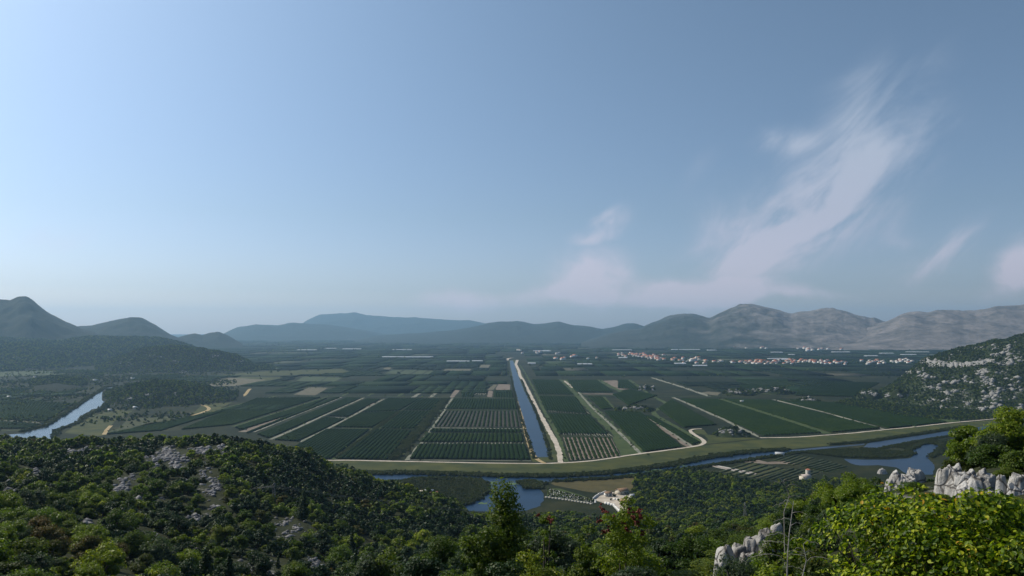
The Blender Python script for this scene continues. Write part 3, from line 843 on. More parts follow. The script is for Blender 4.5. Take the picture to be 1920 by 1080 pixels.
PARCELS = [([(550, 740), (592, 741), (615, 727), (580, 726)], 'tan'), ([(555, 714), (600, 715.5), (612, 707), (570, 706)], 'light_meadow'), ([(602, 715.5), (626, 716), (643, 708), (614, 707)], 'light_meadow'),
           ([(655, 763), (693, 764), (704, 756), (669, 755)], 'bare'), ([(843, 745), (850, 746), (862, 732), (853, 731)], 'bare'), ([(913, 744), (923, 745), (924, 733), (916, 732)], 'bare'),
           ([(913, 731), (925, 731), (933, 721), (926, 721)], 'tan'), ([(928, 731), (956, 731), (957, 721), (935, 720)], 'bare'), ([(722, 700), (742, 701), (755, 694), (737, 694)], 'light_meadow'), ([(745, 701), (768, 701), (782, 694), (760, 694)], 'light_meadow'),
           ([(772, 701), (790, 702), (802, 694.5), (786, 694)], 'light_meadow'), ([(794, 701), (804, 702), (813, 695), (806, 695)], 'light_meadow'), ([(718, 692), (730, 693), (734, 689), (722, 689)], 'tan'),
           ([(830, 695), (880, 696), (884, 692), (836, 692)], 'tan'), ([(898, 690), (916, 690.5), (919, 684), (902, 684)], 'tan'), ([(1130, 714), (1155, 713), (1188, 729), (1162, 731)], 'bare'),
           ([(1403, 757), (1420, 756.5), (1462, 766), (1448, 769)], 'tan'), ([(1310, 737), (1345, 742), (1352, 736), (1328, 734)], 'tan'), ([(1385, 726), (1420, 729), (1432, 725), (1395, 722)], 'light_meadow'),
           ([(425, 716), (470, 719), (540, 708), (450, 706)], 'meadow'), ([(400, 704), (540, 704), (660, 698), (640, 692), (500, 696)], 'meadow'), ([(380, 724), (440, 724), (500, 712), (430, 708)], 'tan'),
           ([(120, 812), (190, 818), (215, 790), (250, 770), (215, 768), (160, 785)], 'meadow'), ([(215, 812), (280, 793), (350, 785), (330, 780), (240, 785)], 'marsh'), ([(360, 776), (400, 772), (440, 752), (400, 742), (385, 755)], 'meadow'),
           ([(0, 706), (120, 702), (130, 694), (0, 697)], 'light_meadow'), ([(1480, 756), (1560, 772), (1640, 778), (1600, 766), (1530, 752)], 'meadow'), ([(1650, 786), (1800, 792), (1800, 775), (1660, 772)], 'verge'),
           ([(1292, 833), (1330, 827), (1320, 815), (1298, 812), (1303, 806), (1320, 806), (1325, 815), (1425, 822), (1330, 832)], 'meadow'), ([(1166, 856), (1192, 851), (1150, 812), (1148, 822)], 'verge')]
for i, (q, m) in enumerate(PARCELS):
    nm = {'tan': 'stubble_field', 'light_meadow': 'grass_field', 'bare': 'bare_field', 'meadow': 'meadow', 'marsh': 'marsh_field', 'verge': 'grass_patch'}[m]
    poly(nm, q, 0.055 + 0.0005 * i, M[m], None, step=14, jag=0.8)


# ------------------------------------------------------------------ orchards: rows of low trees
def orchard(quad, rowgap=5.5, seg=4.0, hgt=2.4, wid=5.9, label=None, sparse=0.035, mat='orchard', floor='orchard_floor', name='orchard', lean=0):
    A, B, C_, D_ = [G(*q)[:2] for q in quad]         # near-left, near-right, far-right, far-left
    w = (np.linalg.norm(B - A) + np.linalg.norm(C_ - D_)) / 2
    n = max(2, int(w / rowgap))
    L = (np.linalg.norm(D_ - A) + np.linalg.norm(C_ - B)) / 2
    ns = max(3, int(L / seg))
    prof = np.array([[-0.5, 0.0], [-0.46, 0.55], [-0.2, 0.97], [0.2, 1.0], [0.46, 0.55], [0.5, 0.0]])
    fi = (np.arange(n) + 0.5) / n
    near = A[None] + (B - A)[None] * fi[:, None]
    far = D_[None] + (C_ - D_)[None] * fi[:, None]
    t = np.linspace(0, 1, ns)
    base = near[:, None, :] + (far - near)[:, None, :] * t[None, :, None]
    drn = (far - near)
    drn /= np.linalg.norm(drn, axis=1)[:, None]
    nrm = np.stack([drn[:, 1], -drn[:, 0]], 1)
    tree = 0.5 + 0.5 * RNG.random((n, ns))                   # every tree its own size
    if sparse:
        tree *= np.where(RNG.random((n, ns)) < sparse, 0.25, 1.0)
    tree[:, 0] *= 0.5
    tree[:, -1] *= 0.5
    wv = wid * (0.72 + 0.36 * (tree - 0.5) * 2) * (0.9 + 0.3 * RNG.random((n, ns)))
    hv = hgt * (0.7 + 0.3 * tree)
    Vs = []
    for a, b in prof:
        off = a * wv + (RNG.random((n, ns)) - 0.5) * 0.7
        Vs.append(np.concatenate([base + nrm[:, None, :] * off[..., None], (b * hv + (b > 0) * (RNG.random((n, ns)) - 0.5) * 0.5 - (b == 0) * 0.05)[..., None]], 2))
    V = np.stack(Vs, 2)     # n, ns, 6, 3
    k = len(prof)
    gf = grid_faces(ns, k)
    Fq = (gf[None] + (np.arange(n) * ns * k)[:, None, None]).reshape(-1, 4)
    lv = np.repeat(RNG.random((n, ns))[..., None], k, 2).ravel()
    o = mk(name, V.reshape(-1, 3), Fq, M[mat], smooth=False, attrs={'lv': ('FLOAT', 'POINT', lv)})
    tag(o, label, kind='stuff')
    Q = np.array([A, B, C_, D_])
    me = mk('orchard_floor', np.hstack([Q, np.full((4, 1), 0.025 + 0.00002 * (o.as_pointer() % 97))]), np.array([[0, 1, 2, 3]]), M[floor])
    tag(me, None, kind='structure')
    return Q


ORCH = [([(633, 861), (727, 862), (772, 808), (705, 806)], {}), ([(490, 872), (622, 860), (692, 806), (612, 806)], {}), ([(626, 801.5), (697, 802), (747, 772), (676, 775)], {}), ([(680, 773), (748, 770), (786, 748), (728, 747)], {}),
        ([(713, 804), (775, 804.5), (810, 772), (754, 771)], {}), ([(757, 769), (812, 769.5), (833, 748.5), (786, 748)], {}),
        ([(768, 860.5), (994, 862), (985, 834), (786, 834)], {}), ([(786, 829), (982, 829.5), (979, 814), (800, 813.5)], {}), ([(805, 810.5), (978, 811.5), (976, 805.5), (809, 805)], {}),
        ([(812, 799.5), (976, 800.5), (970, 771), (833, 771)], dict(rowgap=6.5, wid=3.6, hgt=1.6, sparse=0.2, floor='brown_floor', seg=5)), ([(836, 767), (970, 767.5), (966, 749), (850, 748.5)], {}),
        ([(515, 825.5), (558, 828), (645, 786.5), (610, 783)], {}), ([(614, 780), (652, 781.5), (712, 749), (688, 748)], dict(sparse=0.1)), ([(484, 815), (504, 822), (676, 747), (650, 746)], {}),
        ([(462, 813), (472, 809), (636, 746), (628, 745)], dict(sparse=0.1)), ([(443, 802), (452, 806), (560, 772), (612, 747)], dict(sparse=0.15, floor='verge')), ([(340, 806), (434, 797), (602, 745), (480, 747)], {}),
        ([(200, 815), (300, 808), (430, 768), (355, 783)], {}), ([(865, 745), (887, 745), (893, 733), (869, 732)], {}), ([(926, 745), (963, 746), (960, 733), (927, 733)], {}),
        ([(1070, 863), (1164, 856), (1146, 821), (1056, 820)], dict(rowgap=5.8, wid=3.8, hgt=1.3, floor='bare', sparse=0.15, seg=4)), ([(1049, 813.5), (1140, 814.5), (1106, 779), (1028, 776)], {}),
        ([(1024, 770), (1100, 776), (1080, 745), (1012, 743)], {}), ([(1010, 739), (1076, 740), (1048, 713), (998, 712)], {}), ([(1210, 848), (1278, 839), (1202, 774), (1133, 771)], {}), ([(1130, 768), (1148, 766), (1130, 745), (1102, 744)], {}),
        ([(1080, 735), (1150, 735), (1120, 713), (1064, 713)], {}), ([(1300, 834), (1312, 830), (1224, 782), (1210, 780)], {}), ([(1284, 802), (1343, 797), (1260, 750), (1236, 766)], {}), ([(1432, 817.5), (1540, 812), (1345, 749), (1275, 748)], {}),
        ([(1560, 811), (1650, 803.5), (1444, 751), (1358, 748.5)], {}), ([(1668, 803), (1710, 799.5), (1573, 767), (1460, 750)], {}), ([(1718, 798.5), (1775, 792), (1560, 756), (1480, 750)], {}), ([(1158, 728), (1200, 731), (1176, 713), (1160, 713)], {}), ([(1490, 742), (1600, 744), (1650, 718), (1510, 713)], dict(seg=6, floor='verge')), ([(1395, 735), (1478, 730), (1478, 712), (1380, 712)], dict(seg=6)), ([(30, 745), (120, 742), (165, 728), (90, 727)], dict(seg=6, floor='verge', sparse=0.1)), ([(100, 700), (190, 700), (200, 694), (110, 694)], dict(seg=8)),
        ([(240, 712), (330, 710), (345, 703), (250, 704)], dict(seg=8)), ([(0, 738), (30, 738), (60, 728), (0, 728)], dict(seg=6)),
        ([(0, 786), (85, 790), (140, 757), (0, 750)], dict(rowgap=7)), ([(0, 804), (50, 804), (75, 797), (0, 791)], {}), ([(1180, 760), (1232, 742), (1180, 731), (1150, 740)], dict(sparse=0.4, floor='verge'))]
NEARQ = []
for q, kw in ORCH:
    NEARQ.append(orchard(q, label=None, **kw))
# pale gaps between the row ends
mb = MB()
def gap_patches(p0, p1, n, ln, wd):
    a, b = G(*p0), G(*p1)
    for i in range(n):
        c = a + (b - a) * (i + 0.5) / n
        mb.box(-wd / 2, wd / 2, -ln / 2, ln / 2, 0.03, 0.5 + random.random() * 0.5, random.uniform(-0.1, 0.1), (c[0] + random.uniform(-0.4, 0.4), c[1] + random.uniform(-4, 4)))
gap_patches((788, 832), (984, 832), 27, 13, 1.3)
tag(mb.build('sunlit_soil_gaps', M['track']), 'row of short pale sunlit soil gaps crossing the dark orchard', kind='stuff')  # low boxes stand in for sunlit soil; the sunlight is put into their pale colour
mb = MB()
gap_patches((1027, 771), (1105, 775), 17, 30, 0.8)
gap_patches((1054, 813), (1148, 817), 19, 34, 0.9)
gap_patches((892, 738), (912, 738.5), 5, 90, 2.0)
gap_patches((615, 784), (652, 784), 6, 6, 4)
tag(mb.build('crop_net_strips', M['track']), 'thin pale strips between orchard rows', kind='stuff')

# ------------------------------------------------------------------ farther farmland: a mosaic of plots
cv, cf, ct = [], [], []
def cell(x0, x1, y0, y1, h, col, sk):
    n = len(cv)
    for z in (-0.05, h):
        for a, b in ((x0, y0), (x1, y0), (x1, y1), (x0, y1)):
            cv.append((a + sk * (b - 2000) * a / 1000 * 0.02, b, z))
            ct.append((*col, 1))
    cf.extend([(n + 4, n + 5, n + 6, n + 7), (n, n + 1, n + 5, n + 4), (n + 1, n + 2, n + 6, n + 5), (n + 3, n, n + 4, n + 7), (n + 2, n + 3, n + 7, n + 6)])
DARK = [(0.005, 0.014, 0.004), (0.008, 0.020, 0.005), (0.006, 0.013, 0.005), (0.014, 0.026, 0.008), (0.010, 0.022, 0.006)]
LIGHT = [(0.03, 0.045, 0.018), (0.045, 0.052, 0.03), (0.06, 0.058, 0.042), (0.016, 0.028, 0.011)]
y = 1480.0
rr = random.Random(5)
PARW = [np.array([G(*p_)[:2] for p_ in q_]) for q_, m_ in PARCELS]
HEDGE = []
while y < 11500:
    dy = rr.uniform(150, 290) * (1 + (y - 1800) / 5000) if y > 1825 else rr.uniform(60, 115)
    xl, xr = -0.66 * y, 0.66 * y
    x = xl
    while x < xr:
        dx = rr.uniform(35, 170) * (1 + (y - 1800) / 4500)
        x1 = min(x + dx, xr)
        mx = (x + x1) / 2
        px = 960 + F * mx / y
        ok = True
        cx = 0 if y > 4800 else 30 * (1 - (y - 1000) / 4000)
        if y < 5100 and x < cx + 40 * (y / 1800) ** 0.3 + 25 and x1 > cx - 40:
            if mx > cx:
                x = max(x, cx + 55)
            else:
                x1 = min(x1, cx - 32)
            if x1 - x < 15:
                ok = False
        if 440 < px < 985 and y < 1825:
            ok = False
        if 985 < px < 1345 and y < 2330:
            ok = False
        if px >= 1345 and (y < 1840 or (px > 1590 and y < 2500)):
            ok = False
        if ok and px <= 440:
            q_ = np.array([(a_, b_) for a_ in (x, mx, x1) for b_ in (y, y + dy / 2, y + dy)])
            if inside(q_, R_lriver).any() or (Z_KNOLL(q_[:, 0], q_[:, 1]) > 0.5).any() or (Z_LOW(q_[:, 0], q_[:, 1]) > 0.5).any() or (Z_ISLE(q_[:, 0], q_[:, 1]) > 0.5).any():
                ok = False
        if ok:
            qq = np.array([(a_, b_) for a_ in np.linspace(x, x1, 5) for b_ in np.linspace(y, y + dy, 4)])
            hitp = [R_ for R_ in PARW if inside(qq, R_).any() or ((R_[:, 0] > x) & (R_[:, 0] < x1) & (R_[:, 1] > y) & (R_[:, 1] < y + dy)).any()]
            if hitp:
                ok = False
                c_ = rr.choice(DARK)
                nx_, ny_ = 6, 4
                for ii in range(nx_):
                    for jj in range(ny_):
                        xa, xb = x + 2 + (x1 - x - 4) * ii / nx_, x + 2 + (x1 - x - 4) * (ii + 1) / nx_
                        ya, yb = y + 2 + (dy - 4) * jj / ny_, y + 2 + (dy - 4) * (jj + 1) / ny_
                        t4 = np.array([(xa, ya), (xb, ya), (xb, yb), (xa, yb), ((xa + xb) / 2, (ya + yb) / 2)])
                        if not any(inside(t4, R_).any() for R_ in hitp):
                            cell(xa, xb, ya, yb, 2.2, c_, 1)
        if ok and y < 6200:
            L_ = 2 * (x1 - x) + 2 * dy
            for _ in range(int(L_ / 22 * rr.random() ** 1.5)):
                e = rr.random() * L_
                hx, hy = (x + e, y) if e < x1 - x else ((x1, y + e - (x1 - x)) if e < x1 - x + dy else (x + rr.random() * (x1 - x), y + dy))
                HEDGE.append((hx + (hy - 2000) * hx / 1000 * 0.02, hy))
        if ok:
            r = rr.random()
            g = rr.uniform(2, 4) * (y / 2000) ** 0.5
            far = min(1, max(0, (y - 3500) / 3500))
            if r < 0.80 - 0.22 * far - (0.30 if px < 440 and y < 3000 else 0):
                cell(x + g, x1 - g, y + g, y + dy - g * 2, rr.uniform(1.8, 3.0), rr.choice(DARK), 1)
            elif r < 0.93:
                cell(x + g, x1 - g, y + g, y + dy * rr.uniform(0.4, 1) - g, 0.3, rr.choice(LIGHT[:3]) if r > 0.87 else LIGHT[3], 1)
        x = x1 if x1 > x else x + 60
    y += dy
tag(mk('farmland_mosaic', cv, np.array(cf), M['cell'], attrs={'tint': ('FLOAT_COLOR', 'POINT', np.array(ct))}), 'patchwork of distant orchards and plots filling the plain', kind='stuff')


# ------------------------------------------------------------------ plants
def ico(sub=1):
    import bmesh
    bm = bmesh.new()
    bmesh.ops.create_icosphere(bm, subdivisions=sub, radius=1.0)
    V = np.array([v.co[:] for v in bm.verts])
    Fc = np.array([[v.index for v in f.verts] for f in bm.faces])
    bm.free()
    return V, Fc


ICO1, ICO1F = ico(1)
ICO2, ICO2F = ico(2)
ICO3, ICO3F = ico(3)


def crown_geo(rng, R, Ht, nl, leaf, shape='round', lumps=14, core=True, leafy=4, base=0.25, cores=0.66):
    """leaf faces spread over the lumps of a crown -> V, quads, tris, lv"""
    cs, rs = [], []
    for i in range(lumps):
        a = rng.uniform(0, 2 * math.pi)
        if shape == 'cone':
            h = (i + 0.5) / lumps
            r = R * 0.75 * (1 - h) ** 0.8 * rng.uniform(0.3, 0.9)
            cs.append((r * math.cos(a), r * math.sin(a), Ht * (0.05 + 0.92 * h)))
            rs.append(R * ((0.62 * (1 - h) + 0.14) if nl < 9000 else (0.46 * (1 - h) + 0.24)))
        else:
            h = rng.uniform(0, 1)
            r = R * 0.72 * math.sqrt(rng.uniform(0, 1)) * math.sqrt(max(0.05, 1 - (1.5 * h - 0.55) ** 2))
            cs.append((r * math.cos(a), r * math.sin(a), Ht * (base + (0.86 - base) * h)))
            rs.append(R * rng.uniform(0.24, 0.44) * (1.05 - 0.4 * h))
    cs, rs = np.array(cs), np.array(rs)
    pr = rs ** 2 / (rs ** 2).sum()
    li = rng.choice(lumps, nl, p=pr)
    d = rng.normal(size=(nl, 3))
    d[:, 2] = np.abs(d[:, 2]) * 0.9 + d[:, 2] * 0.45
    d /= np.linalg.norm(d, axis=1)[:, None]
    rad = rs[li] * (0.72 + 0.45 * rng.random(nl) ** 1.5)
    # uneven surface so that clumps and gaps show
    P = cs[li] + d * rad[:, None] * np.array([1, 1, 0.85])
    P[:, 2] *= Ht / max(np.percentile(P[:, 2], 98.5), 0.01)
    zs = Ht / max((cs[:, 2] + rs * 0.85).max(), 0.01)
    cs = cs * np.array([1, 1, zs])
    nrm = d * 0.8 + rng.normal(size=(nl, 3)) * 0.55 + np.array([0, 0, 0.35])
    nrm /= np.linalg.norm(nrm, axis=1)[:, None]
    t = np.cross(nrm, rng.normal(size=(nl, 3)))
    t /= np.linalg.norm(t, axis=1)[:, None] + 1e-9
    b = np.cross(nrm, t)
    sz = leaf * (0.6 + 0.8 * rng.random(nl))[:, None]
    if leafy == 4:
        q = np.stack([P - t * sz * 0.5, P + b * sz * 0.34 + nrm * sz * 0.1, P + t * sz * 0.55, P - b * sz * 0.34 + nrm * sz * 0.1], 1)
        Fq = np.arange(nl * 4).reshape(-1, 4)
        k = 4
    else:                                   # a cupped leaf with a pointed tip
        q = np.stack([P - t * sz * 0.5, P - t * sz * 0.15 + b * sz * 0.32 + nrm * sz * 0.08, P + t * sz * 0.2 + b * sz * 0.27 + nrm * sz * 0.07, P + t * sz * 0.6 - nrm * sz * 0.08,
                      P + t * sz * 0.2 - b * sz * 0.27 + nrm * sz * 0.07, P - t * sz * 0.15 - b * sz * 0.32 + nrm * sz * 0.08], 1)
        k = 6
        o = np.arange(nl)[:, None] * 6
        Fq = np.concatenate([o + np.array([[0, 1, 2, 3]]), o + np.array([[0, 3, 4, 5]])])
    V = q.reshape(-1, 3)
    lv = np.repeat(rng.random(nl), k)
    tris = np.zeros((0, 3), int)
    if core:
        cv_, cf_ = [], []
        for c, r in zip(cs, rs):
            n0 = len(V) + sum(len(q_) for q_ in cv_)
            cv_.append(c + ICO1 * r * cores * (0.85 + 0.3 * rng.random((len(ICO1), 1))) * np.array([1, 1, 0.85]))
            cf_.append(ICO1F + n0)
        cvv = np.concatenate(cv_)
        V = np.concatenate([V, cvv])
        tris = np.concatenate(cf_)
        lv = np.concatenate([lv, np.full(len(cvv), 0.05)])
    return V, Fq, tris, lv, cs


def trunk_geo(rng, R, Ht, cs, r0=0.1, n=6, full=True):
    m = MB()
    m.tube([(0, 0, -0.5), (0.04, 0, Ht * 0.2), (0.1 * R, 0.05 * R, Ht * 0.45)], [r0 * 1.3, r0, r0 * 0.7], 6)
    for c in cs[:n]:
        mid = np.array([c[0] * 0.35, c[1] * 0.35, Ht * 0.25 + c[2] * 0.3])
        m.tube([(0.03, 0, Ht * 0.18), mid, c], [r0 * 0.6, r0 * 0.42, r0 * 0.15], 4)
    return m


def plant_proto(name, seed, R, Ht, nl, leaf, mat, shape='round', lumps=14, leafy=4, r0=0.1, joined=False, base=0.25):
    rng = np.random.default_rng(seed)
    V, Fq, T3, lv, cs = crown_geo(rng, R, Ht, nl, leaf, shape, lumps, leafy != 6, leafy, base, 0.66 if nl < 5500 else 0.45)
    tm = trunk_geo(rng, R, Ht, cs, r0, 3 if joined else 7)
    if joined:
        TV = np.concatenate(tm.V)
        TF = np.concatenate([np.array(f) for f in tm.F.values()])
        n = len(V)
        mi = np.concatenate([np.zeros(len(Fq) + len(T3)), np.ones(len(TF))]).astype(int)
        # order of faces: quads(leaf), tris(core), quads(trunk)
        return mesh_data(name, np.concatenate([V, TV]), [Fq, T3, TF + n], [M[mat], M['trunk']], mi=mi, attrs={'lv': ('FLOAT', 'POINT', np.concatenate([lv, np.full(len(TV), .5)]))})
    cm = mesh_data(name + '_crown', V, [Fq, T3], M[mat], attrs={'lv': ('FLOAT', 'POINT', lv)})
    return cm, tm.data(name + '_trunk', M['trunk'])


def proto_collection(name, meshes):
    c = bpy.data.collections.new(name)            # never linked to the scene: only a source for the scatter
    for i, me in enumerate(meshes):
        c.objects.link(bpy.data.objects.new('%s_%02d' % (name, i), me))
    return c


def scatter(name, P, idx, scale, rotz, coll, label):
    """one 'stuff' object: geometry nodes put plants of COLL on the points P"""
    n = len(P)
    me = bpy.data.meshes.new(name)
    me.vertices.add(n)
    me.vertices.foreach_set('co', np.asarray(P, np.float32).ravel())
    for k, typ, arr in (('pidx', 'INT', idx), ('psc', 'FLOAT', scale), ('prz', 'FLOAT', rotz)):
        at = me.attributes.new(k, typ, 'POINT')
        at.data.foreach_set('value', np.asarray(arr, np.int32 if typ == 'INT' else np.float32))
    o = link(bpy.data.objects.new(name, me))
    ng = bpy.data.node_groups.new(name + '_scatter', 'GeometryNodeTree')
    ng.interface.new_socket('Geometry', in_out='INPUT', socket_type='NodeSocketGeometry')
    ng.interface.new_socket('Geometry', in_out='OUTPUT', socket_type='NodeSocketGeometry')
    N = ng.nodes
    gi, go = N.new('NodeGroupInput'), N.new('NodeGroupOutput')
    iop = N.new('GeometryNodeInstanceOnPoints')
    ci = N.new('GeometryNodeCollectionInfo')
    ci.inputs['Collection'].default_value = coll
    ci.inputs['Separate Children'].default_value = True
    ci.inputs['Reset Children'].default_value = True
    iop.inputs['Pick Instance'].default_value = True

    def attr(nm, dt):
        a = N.new('GeometryNodeInputNamedAttribute')
        a.data_type = dt
        a.inputs['Name'].default_value = nm
        return next(s for s in a.outputs if s.enabled and s.name == 'Attribute')
    L = ng.links
    L.new(gi.outputs[0], iop.inputs['Points'])
    L.new(ci.outputs[0], iop.inputs['Instance'])
    L.new(attr('pidx', 'INT'), iop.inputs['Instance Index'])
    L.new(attr('psc', 'FLOAT'), iop.inputs['Scale'])
    cx = N.new('ShaderNodeCombineXYZ')
    L.new(attr('prz', 'FLOAT'), cx.inputs[2])
    L.new(cx.outputs[0], iop.inputs['Rotation'])
    L.new(iop.outputs[0], go.inputs[0])
    md = o.modifiers.new('scatter', 'NODES')
    md.node_group = ng
    return tag(o, label, kind='stuff')


# ------------------------------------------------------------------ rocks
def rock_geo(rng, size, sub=3, flat=1.0, rough=0.10):
    V0, F0 = {1: (ICO1, ICO1F), 2: (ICO2, ICO2F), 3: (ICO3, ICO3F), 4: ico(4)}[sub]
    n = rng.normal(size=(9, 3)) * np.array([1, 1, 1.2])
    n /= np.linalg.norm(n, axis=1)[:, None]
    o = rng.uniform(0.5, 0.95, 9)
    dp = np.maximum(V0 @ n.T, 1e-3)
    s = np.minimum((o[None] / dp).min(1), 1.3)
    V = V0 * s[:, None]
    k = 1 + rough * (3 * fbm(V[:, 0] * 2.4 + V[:, 2] * 1.7 + rng.random() * 50, V[:, 1] * 2.4 - V[:, 2], 4) - 1.2 * np.maximum(0, ridged(V[:, 0] * 3 + V[:, 2] * 2, V[:, 1] * 3, 3) - 0.75) * 2)
    V = V * k[:, None] * np.array([1.15, rng.uniform(0.7, 1), flat]) * size
    return V, F0


ROCKP = []      # (centre xy, radius) of bare rock, kept free of plants


def rock_patch(px, row, w_px, h_px, dguess, n, smin, smax, zfun, label, seed=0, mat='rock', slope=0.0):
    """a spread of small stones on a slope, where the photo shows bare rock"""
    rng = np.random.default_rng(seed + int(px * 7 + row))
    Vs, Fs_, k = [], [], 0
    pts = []
    for i in range(n):
        gx_, gy_ = rng.normal(size=2) * (0.42 if mat == 'scree' else 0.33)
        if fbm(gx_ * 1.6 + seed * 3.1, gy_ * 1.6 + seed, 3) < -0.12 and mat == 'scree':
            continue
        q = (px + w_px / 2 * gx_ * 1.25, row + h_px / 2 * gy_ * 1.25)
        p = hit(q[0], q[1], zfun, dguess * 0.55, dguess * 1.6)
        if p is None:
            continue
        s = smin + (smax - smin) * rng.random() ** 2.2
        V, Fc = rock_geo(rng, s * 1.1, 1, rng.uniform(0.55, 0.95), 0.10)
        a2 = rng.uniform(0, 6.28)
        ca, sa = math.cos(a2), math.sin(a2)
        V = V @ np.array([[ca, sa, 0], [-sa, ca, 0], [0, 0, 1]]) + p + np.array([0, 0, s * 0.1])
        Vs.append(V)
        Fs_.append(Fc + k)
        k += len(V)
        pts.append(p)
    if not Vs:
        return None
    o = mk('rock_patch', np.concatenate(Vs), np.concatenate(Fs_), M[mat])
    tag(o, label, kind='stuff')
    P = np.array(pts)
    ROCKP.append(P)
    return o


def hit(px, row, zfun, d0, d1, n=160):
    r = ray(px, row)
    d = np.geomspace(d0, d1, n)
    t = d / r[1]
    x, y, z = r[0] * t, r[1] * t, H + r[2] * t
    g = zfun(x, y)
    below = z < g
    if below[0] or not below.any():
        return None
    i = int(np.argmax(below))
    f = (z[i - 1] - g[i - 1]) / ((z[i - 1] - g[i - 1]) - (z[i] - g[i]) + 1e-9)
    return np.array([x[i - 1] + (x[i] - x[i - 1]) * f, y[i - 1] + (y[i] - y[i - 1]) * f, g[i - 1] + (g[i] - g[i - 1]) * f])


HP = [(410, 815, 34, 14, 400, 40), (312, 858, 62, 40, 340, 120), (335, 872, 30, 26, 320, 50), (378, 846, 40, 14, 360, 36), (150, 850, 60, 14, 380, 50), (200, 842, 30, 14, 380, 26), (100, 828, 22, 12, 420, 14),
      (58, 885, 24, 26, 300, 24), (75, 893, 16, 12, 290, 10), (235, 905, 14, 20, 270, 20), (225, 920, 32, 28, 250, 34), (248, 894, 12, 12, 280, 10), (235, 940, 40, 12, 230, 24), (165, 925, 26, 10, 250, 16),
      (385, 890, 22, 30, 280, 34), (397, 915, 40, 26, 260, 60), (365, 965, 34, 26, 215, 46), (405, 953, 20, 8, 230, 12), (540, 990, 46, 34, 190, 70), (20, 915, 24, 26, 260, 22), (25, 930, 18, 30, 240, 18),
      (487, 1062, 50, 44, 140, 70), (590, 1064, 34, 34, 140, 50), (295, 938, 20, 10, 240, 12), (415, 845, 14, 14, 350, 14), (340, 905, 14, 12, 280, 12), (292, 1010, 12, 16, 165, 10), (205, 983, 30, 12, 190, 16), (163, 980, 12, 8, 200, 8), (365, 1037, 12, 12, 150, 8), (20, 985, 20, 8, 190, 8)]
for i, (px, row, w, h, d, n) in enumerate(HP):
    d_ = d
    rock_patch(px, row, w, h, d, int(n * 3.2), 0.0012 * d, 0.0042 * d, slope_z, 'patch of bare grey limestone blocks among the scrub', seed=i, mat='scree')

# rock on the right-hand hill
RH = [(1885, 655, 60, 30, 60), (1900, 672, 50, 24, 50), (1760, 680, 90, 16, 60), (1735, 672, 40, 14, 34), (1800, 684, 90, 12, 70), (1845, 678, 34, 12, 26), (1890, 682, 60, 10, 36), (1845, 700, 34, 30, 60), (1850, 720, 40, 30, 56), (1870, 738, 40, 34, 46),
      (1812, 712, 30, 22, 30), (1785, 718, 30, 14, 18), (1735, 703, 60, 14, 24), (1720, 692, 60, 10, 18), (1706, 699, 12, 8, 10), (1690, 706, 10, 6, 6), (1738, 708, 60, 10, 16), (1760, 728, 26, 10, 10), (1775, 740, 34, 14, 16), (1800, 735, 40, 10, 12),
      (1775, 752, 20, 8, 8), (1815, 758, 24, 10, 10), (1840, 768, 60, 16, 20), (1865, 762, 40, 20, 20), (1900, 728, 40, 40, 34), (1910, 765, 30, 20, 18), (1880, 700, 30, 14, 16), (1770, 716, 16, 8, 10), (1745, 727, 12, 6, 8), (1860, 748, 60, 24, 24), (1900, 745, 20, 20, 12), (1780, 667, 30, 6, 8), (1870, 665, 30, 10, 16)]
for i, (px, row, w, h, n) in enumerate(RH):
    rock_patch(px, row, w, h, 1900, int(n * 0.8), 1.4, 6.0, Z_RIGHT, 'pale limestone patch on the rocky hill', seed=100 + i, mat='far_rock')
for i, (px, row, w, h, n, d, zf) in enumerate([(345, 697, 22, 8, 16, 3000, Z_KNOLL), (330, 678, 30, 8, 8, 3100, Z_KNOLL), (400, 668, 40, 10, 12, 3100, Z_KNOLL), (450, 678, 30, 10, 10, 3050, Z_KNOLL), (280, 668, 40, 12, 9, 3100, Z_KNOLL), (230, 682, 30, 8, 6, 3050, Z_KNOLL),
                                               (278, 741, 16, 6, 12, 1700, Z_LOW), (255, 766, 12, 4, 6, 1600, Z_LOW), (242, 748, 14, 4, 5, 1650, Z_LOW), (330, 740, 20, 6, 5, 1700, Z_LOW)]):
    rock_patch(px, row, w, h, d, n, 1.5, 4.0, zf, 'grey rocks showing through the scrub of the far knoll' if zf is Z_KNOLL else 'grey rocks showing through the scrub of the low rise', seed=160 + i, mat='far_rock')
Z0 = lambda x, y: np.zeros_like(np.asarray(x, float))
# the pale road cut across the hill
top_, bot_ = [], []
for px in np.linspace(1716, 1864, 120):
    c_ = np.interp(px, [1716, 1735, 1760, 1800, 1840, 1864], [675, 679, 685, 685, 681, 676])
    w_ = np.interp(px, [1716, 1740, 1800, 1840, 1864], [1.5, 4.5, 3.5, 3.5, 1]) * (1 + 0.5 * fbm(px / 9, 3.0, 3))
    a = hit(px, c_ - w_ * (1 + 0.7 * fbm(px / 4 + 9, 1.0, 3)), Z_RIGHT, 1500, 2500)
    b = hit(px, c_ + w_ * (1 + 0.9 * fbm(px / 3 + 29, 5.0, 3)), Z_RIGHT, 1500, 2500)
    if a is not None and b is not None:
        top_.append(a + np.array([0, -1.0, 2.5]))
        bot_.append(b + np.array([0, -3.0, 1.2]))
if len(top_) > 3:
    nn = len(top_)
    i_ = np.arange(nn - 1)
    tag(mk('road_cut', np.array(top_ + bot_), np.stack([i_ + nn, i_ + nn + 1, i_ + 1, i_], 1), M['far_rock']), 'pale road cut across the rocky hill', kind='structure')
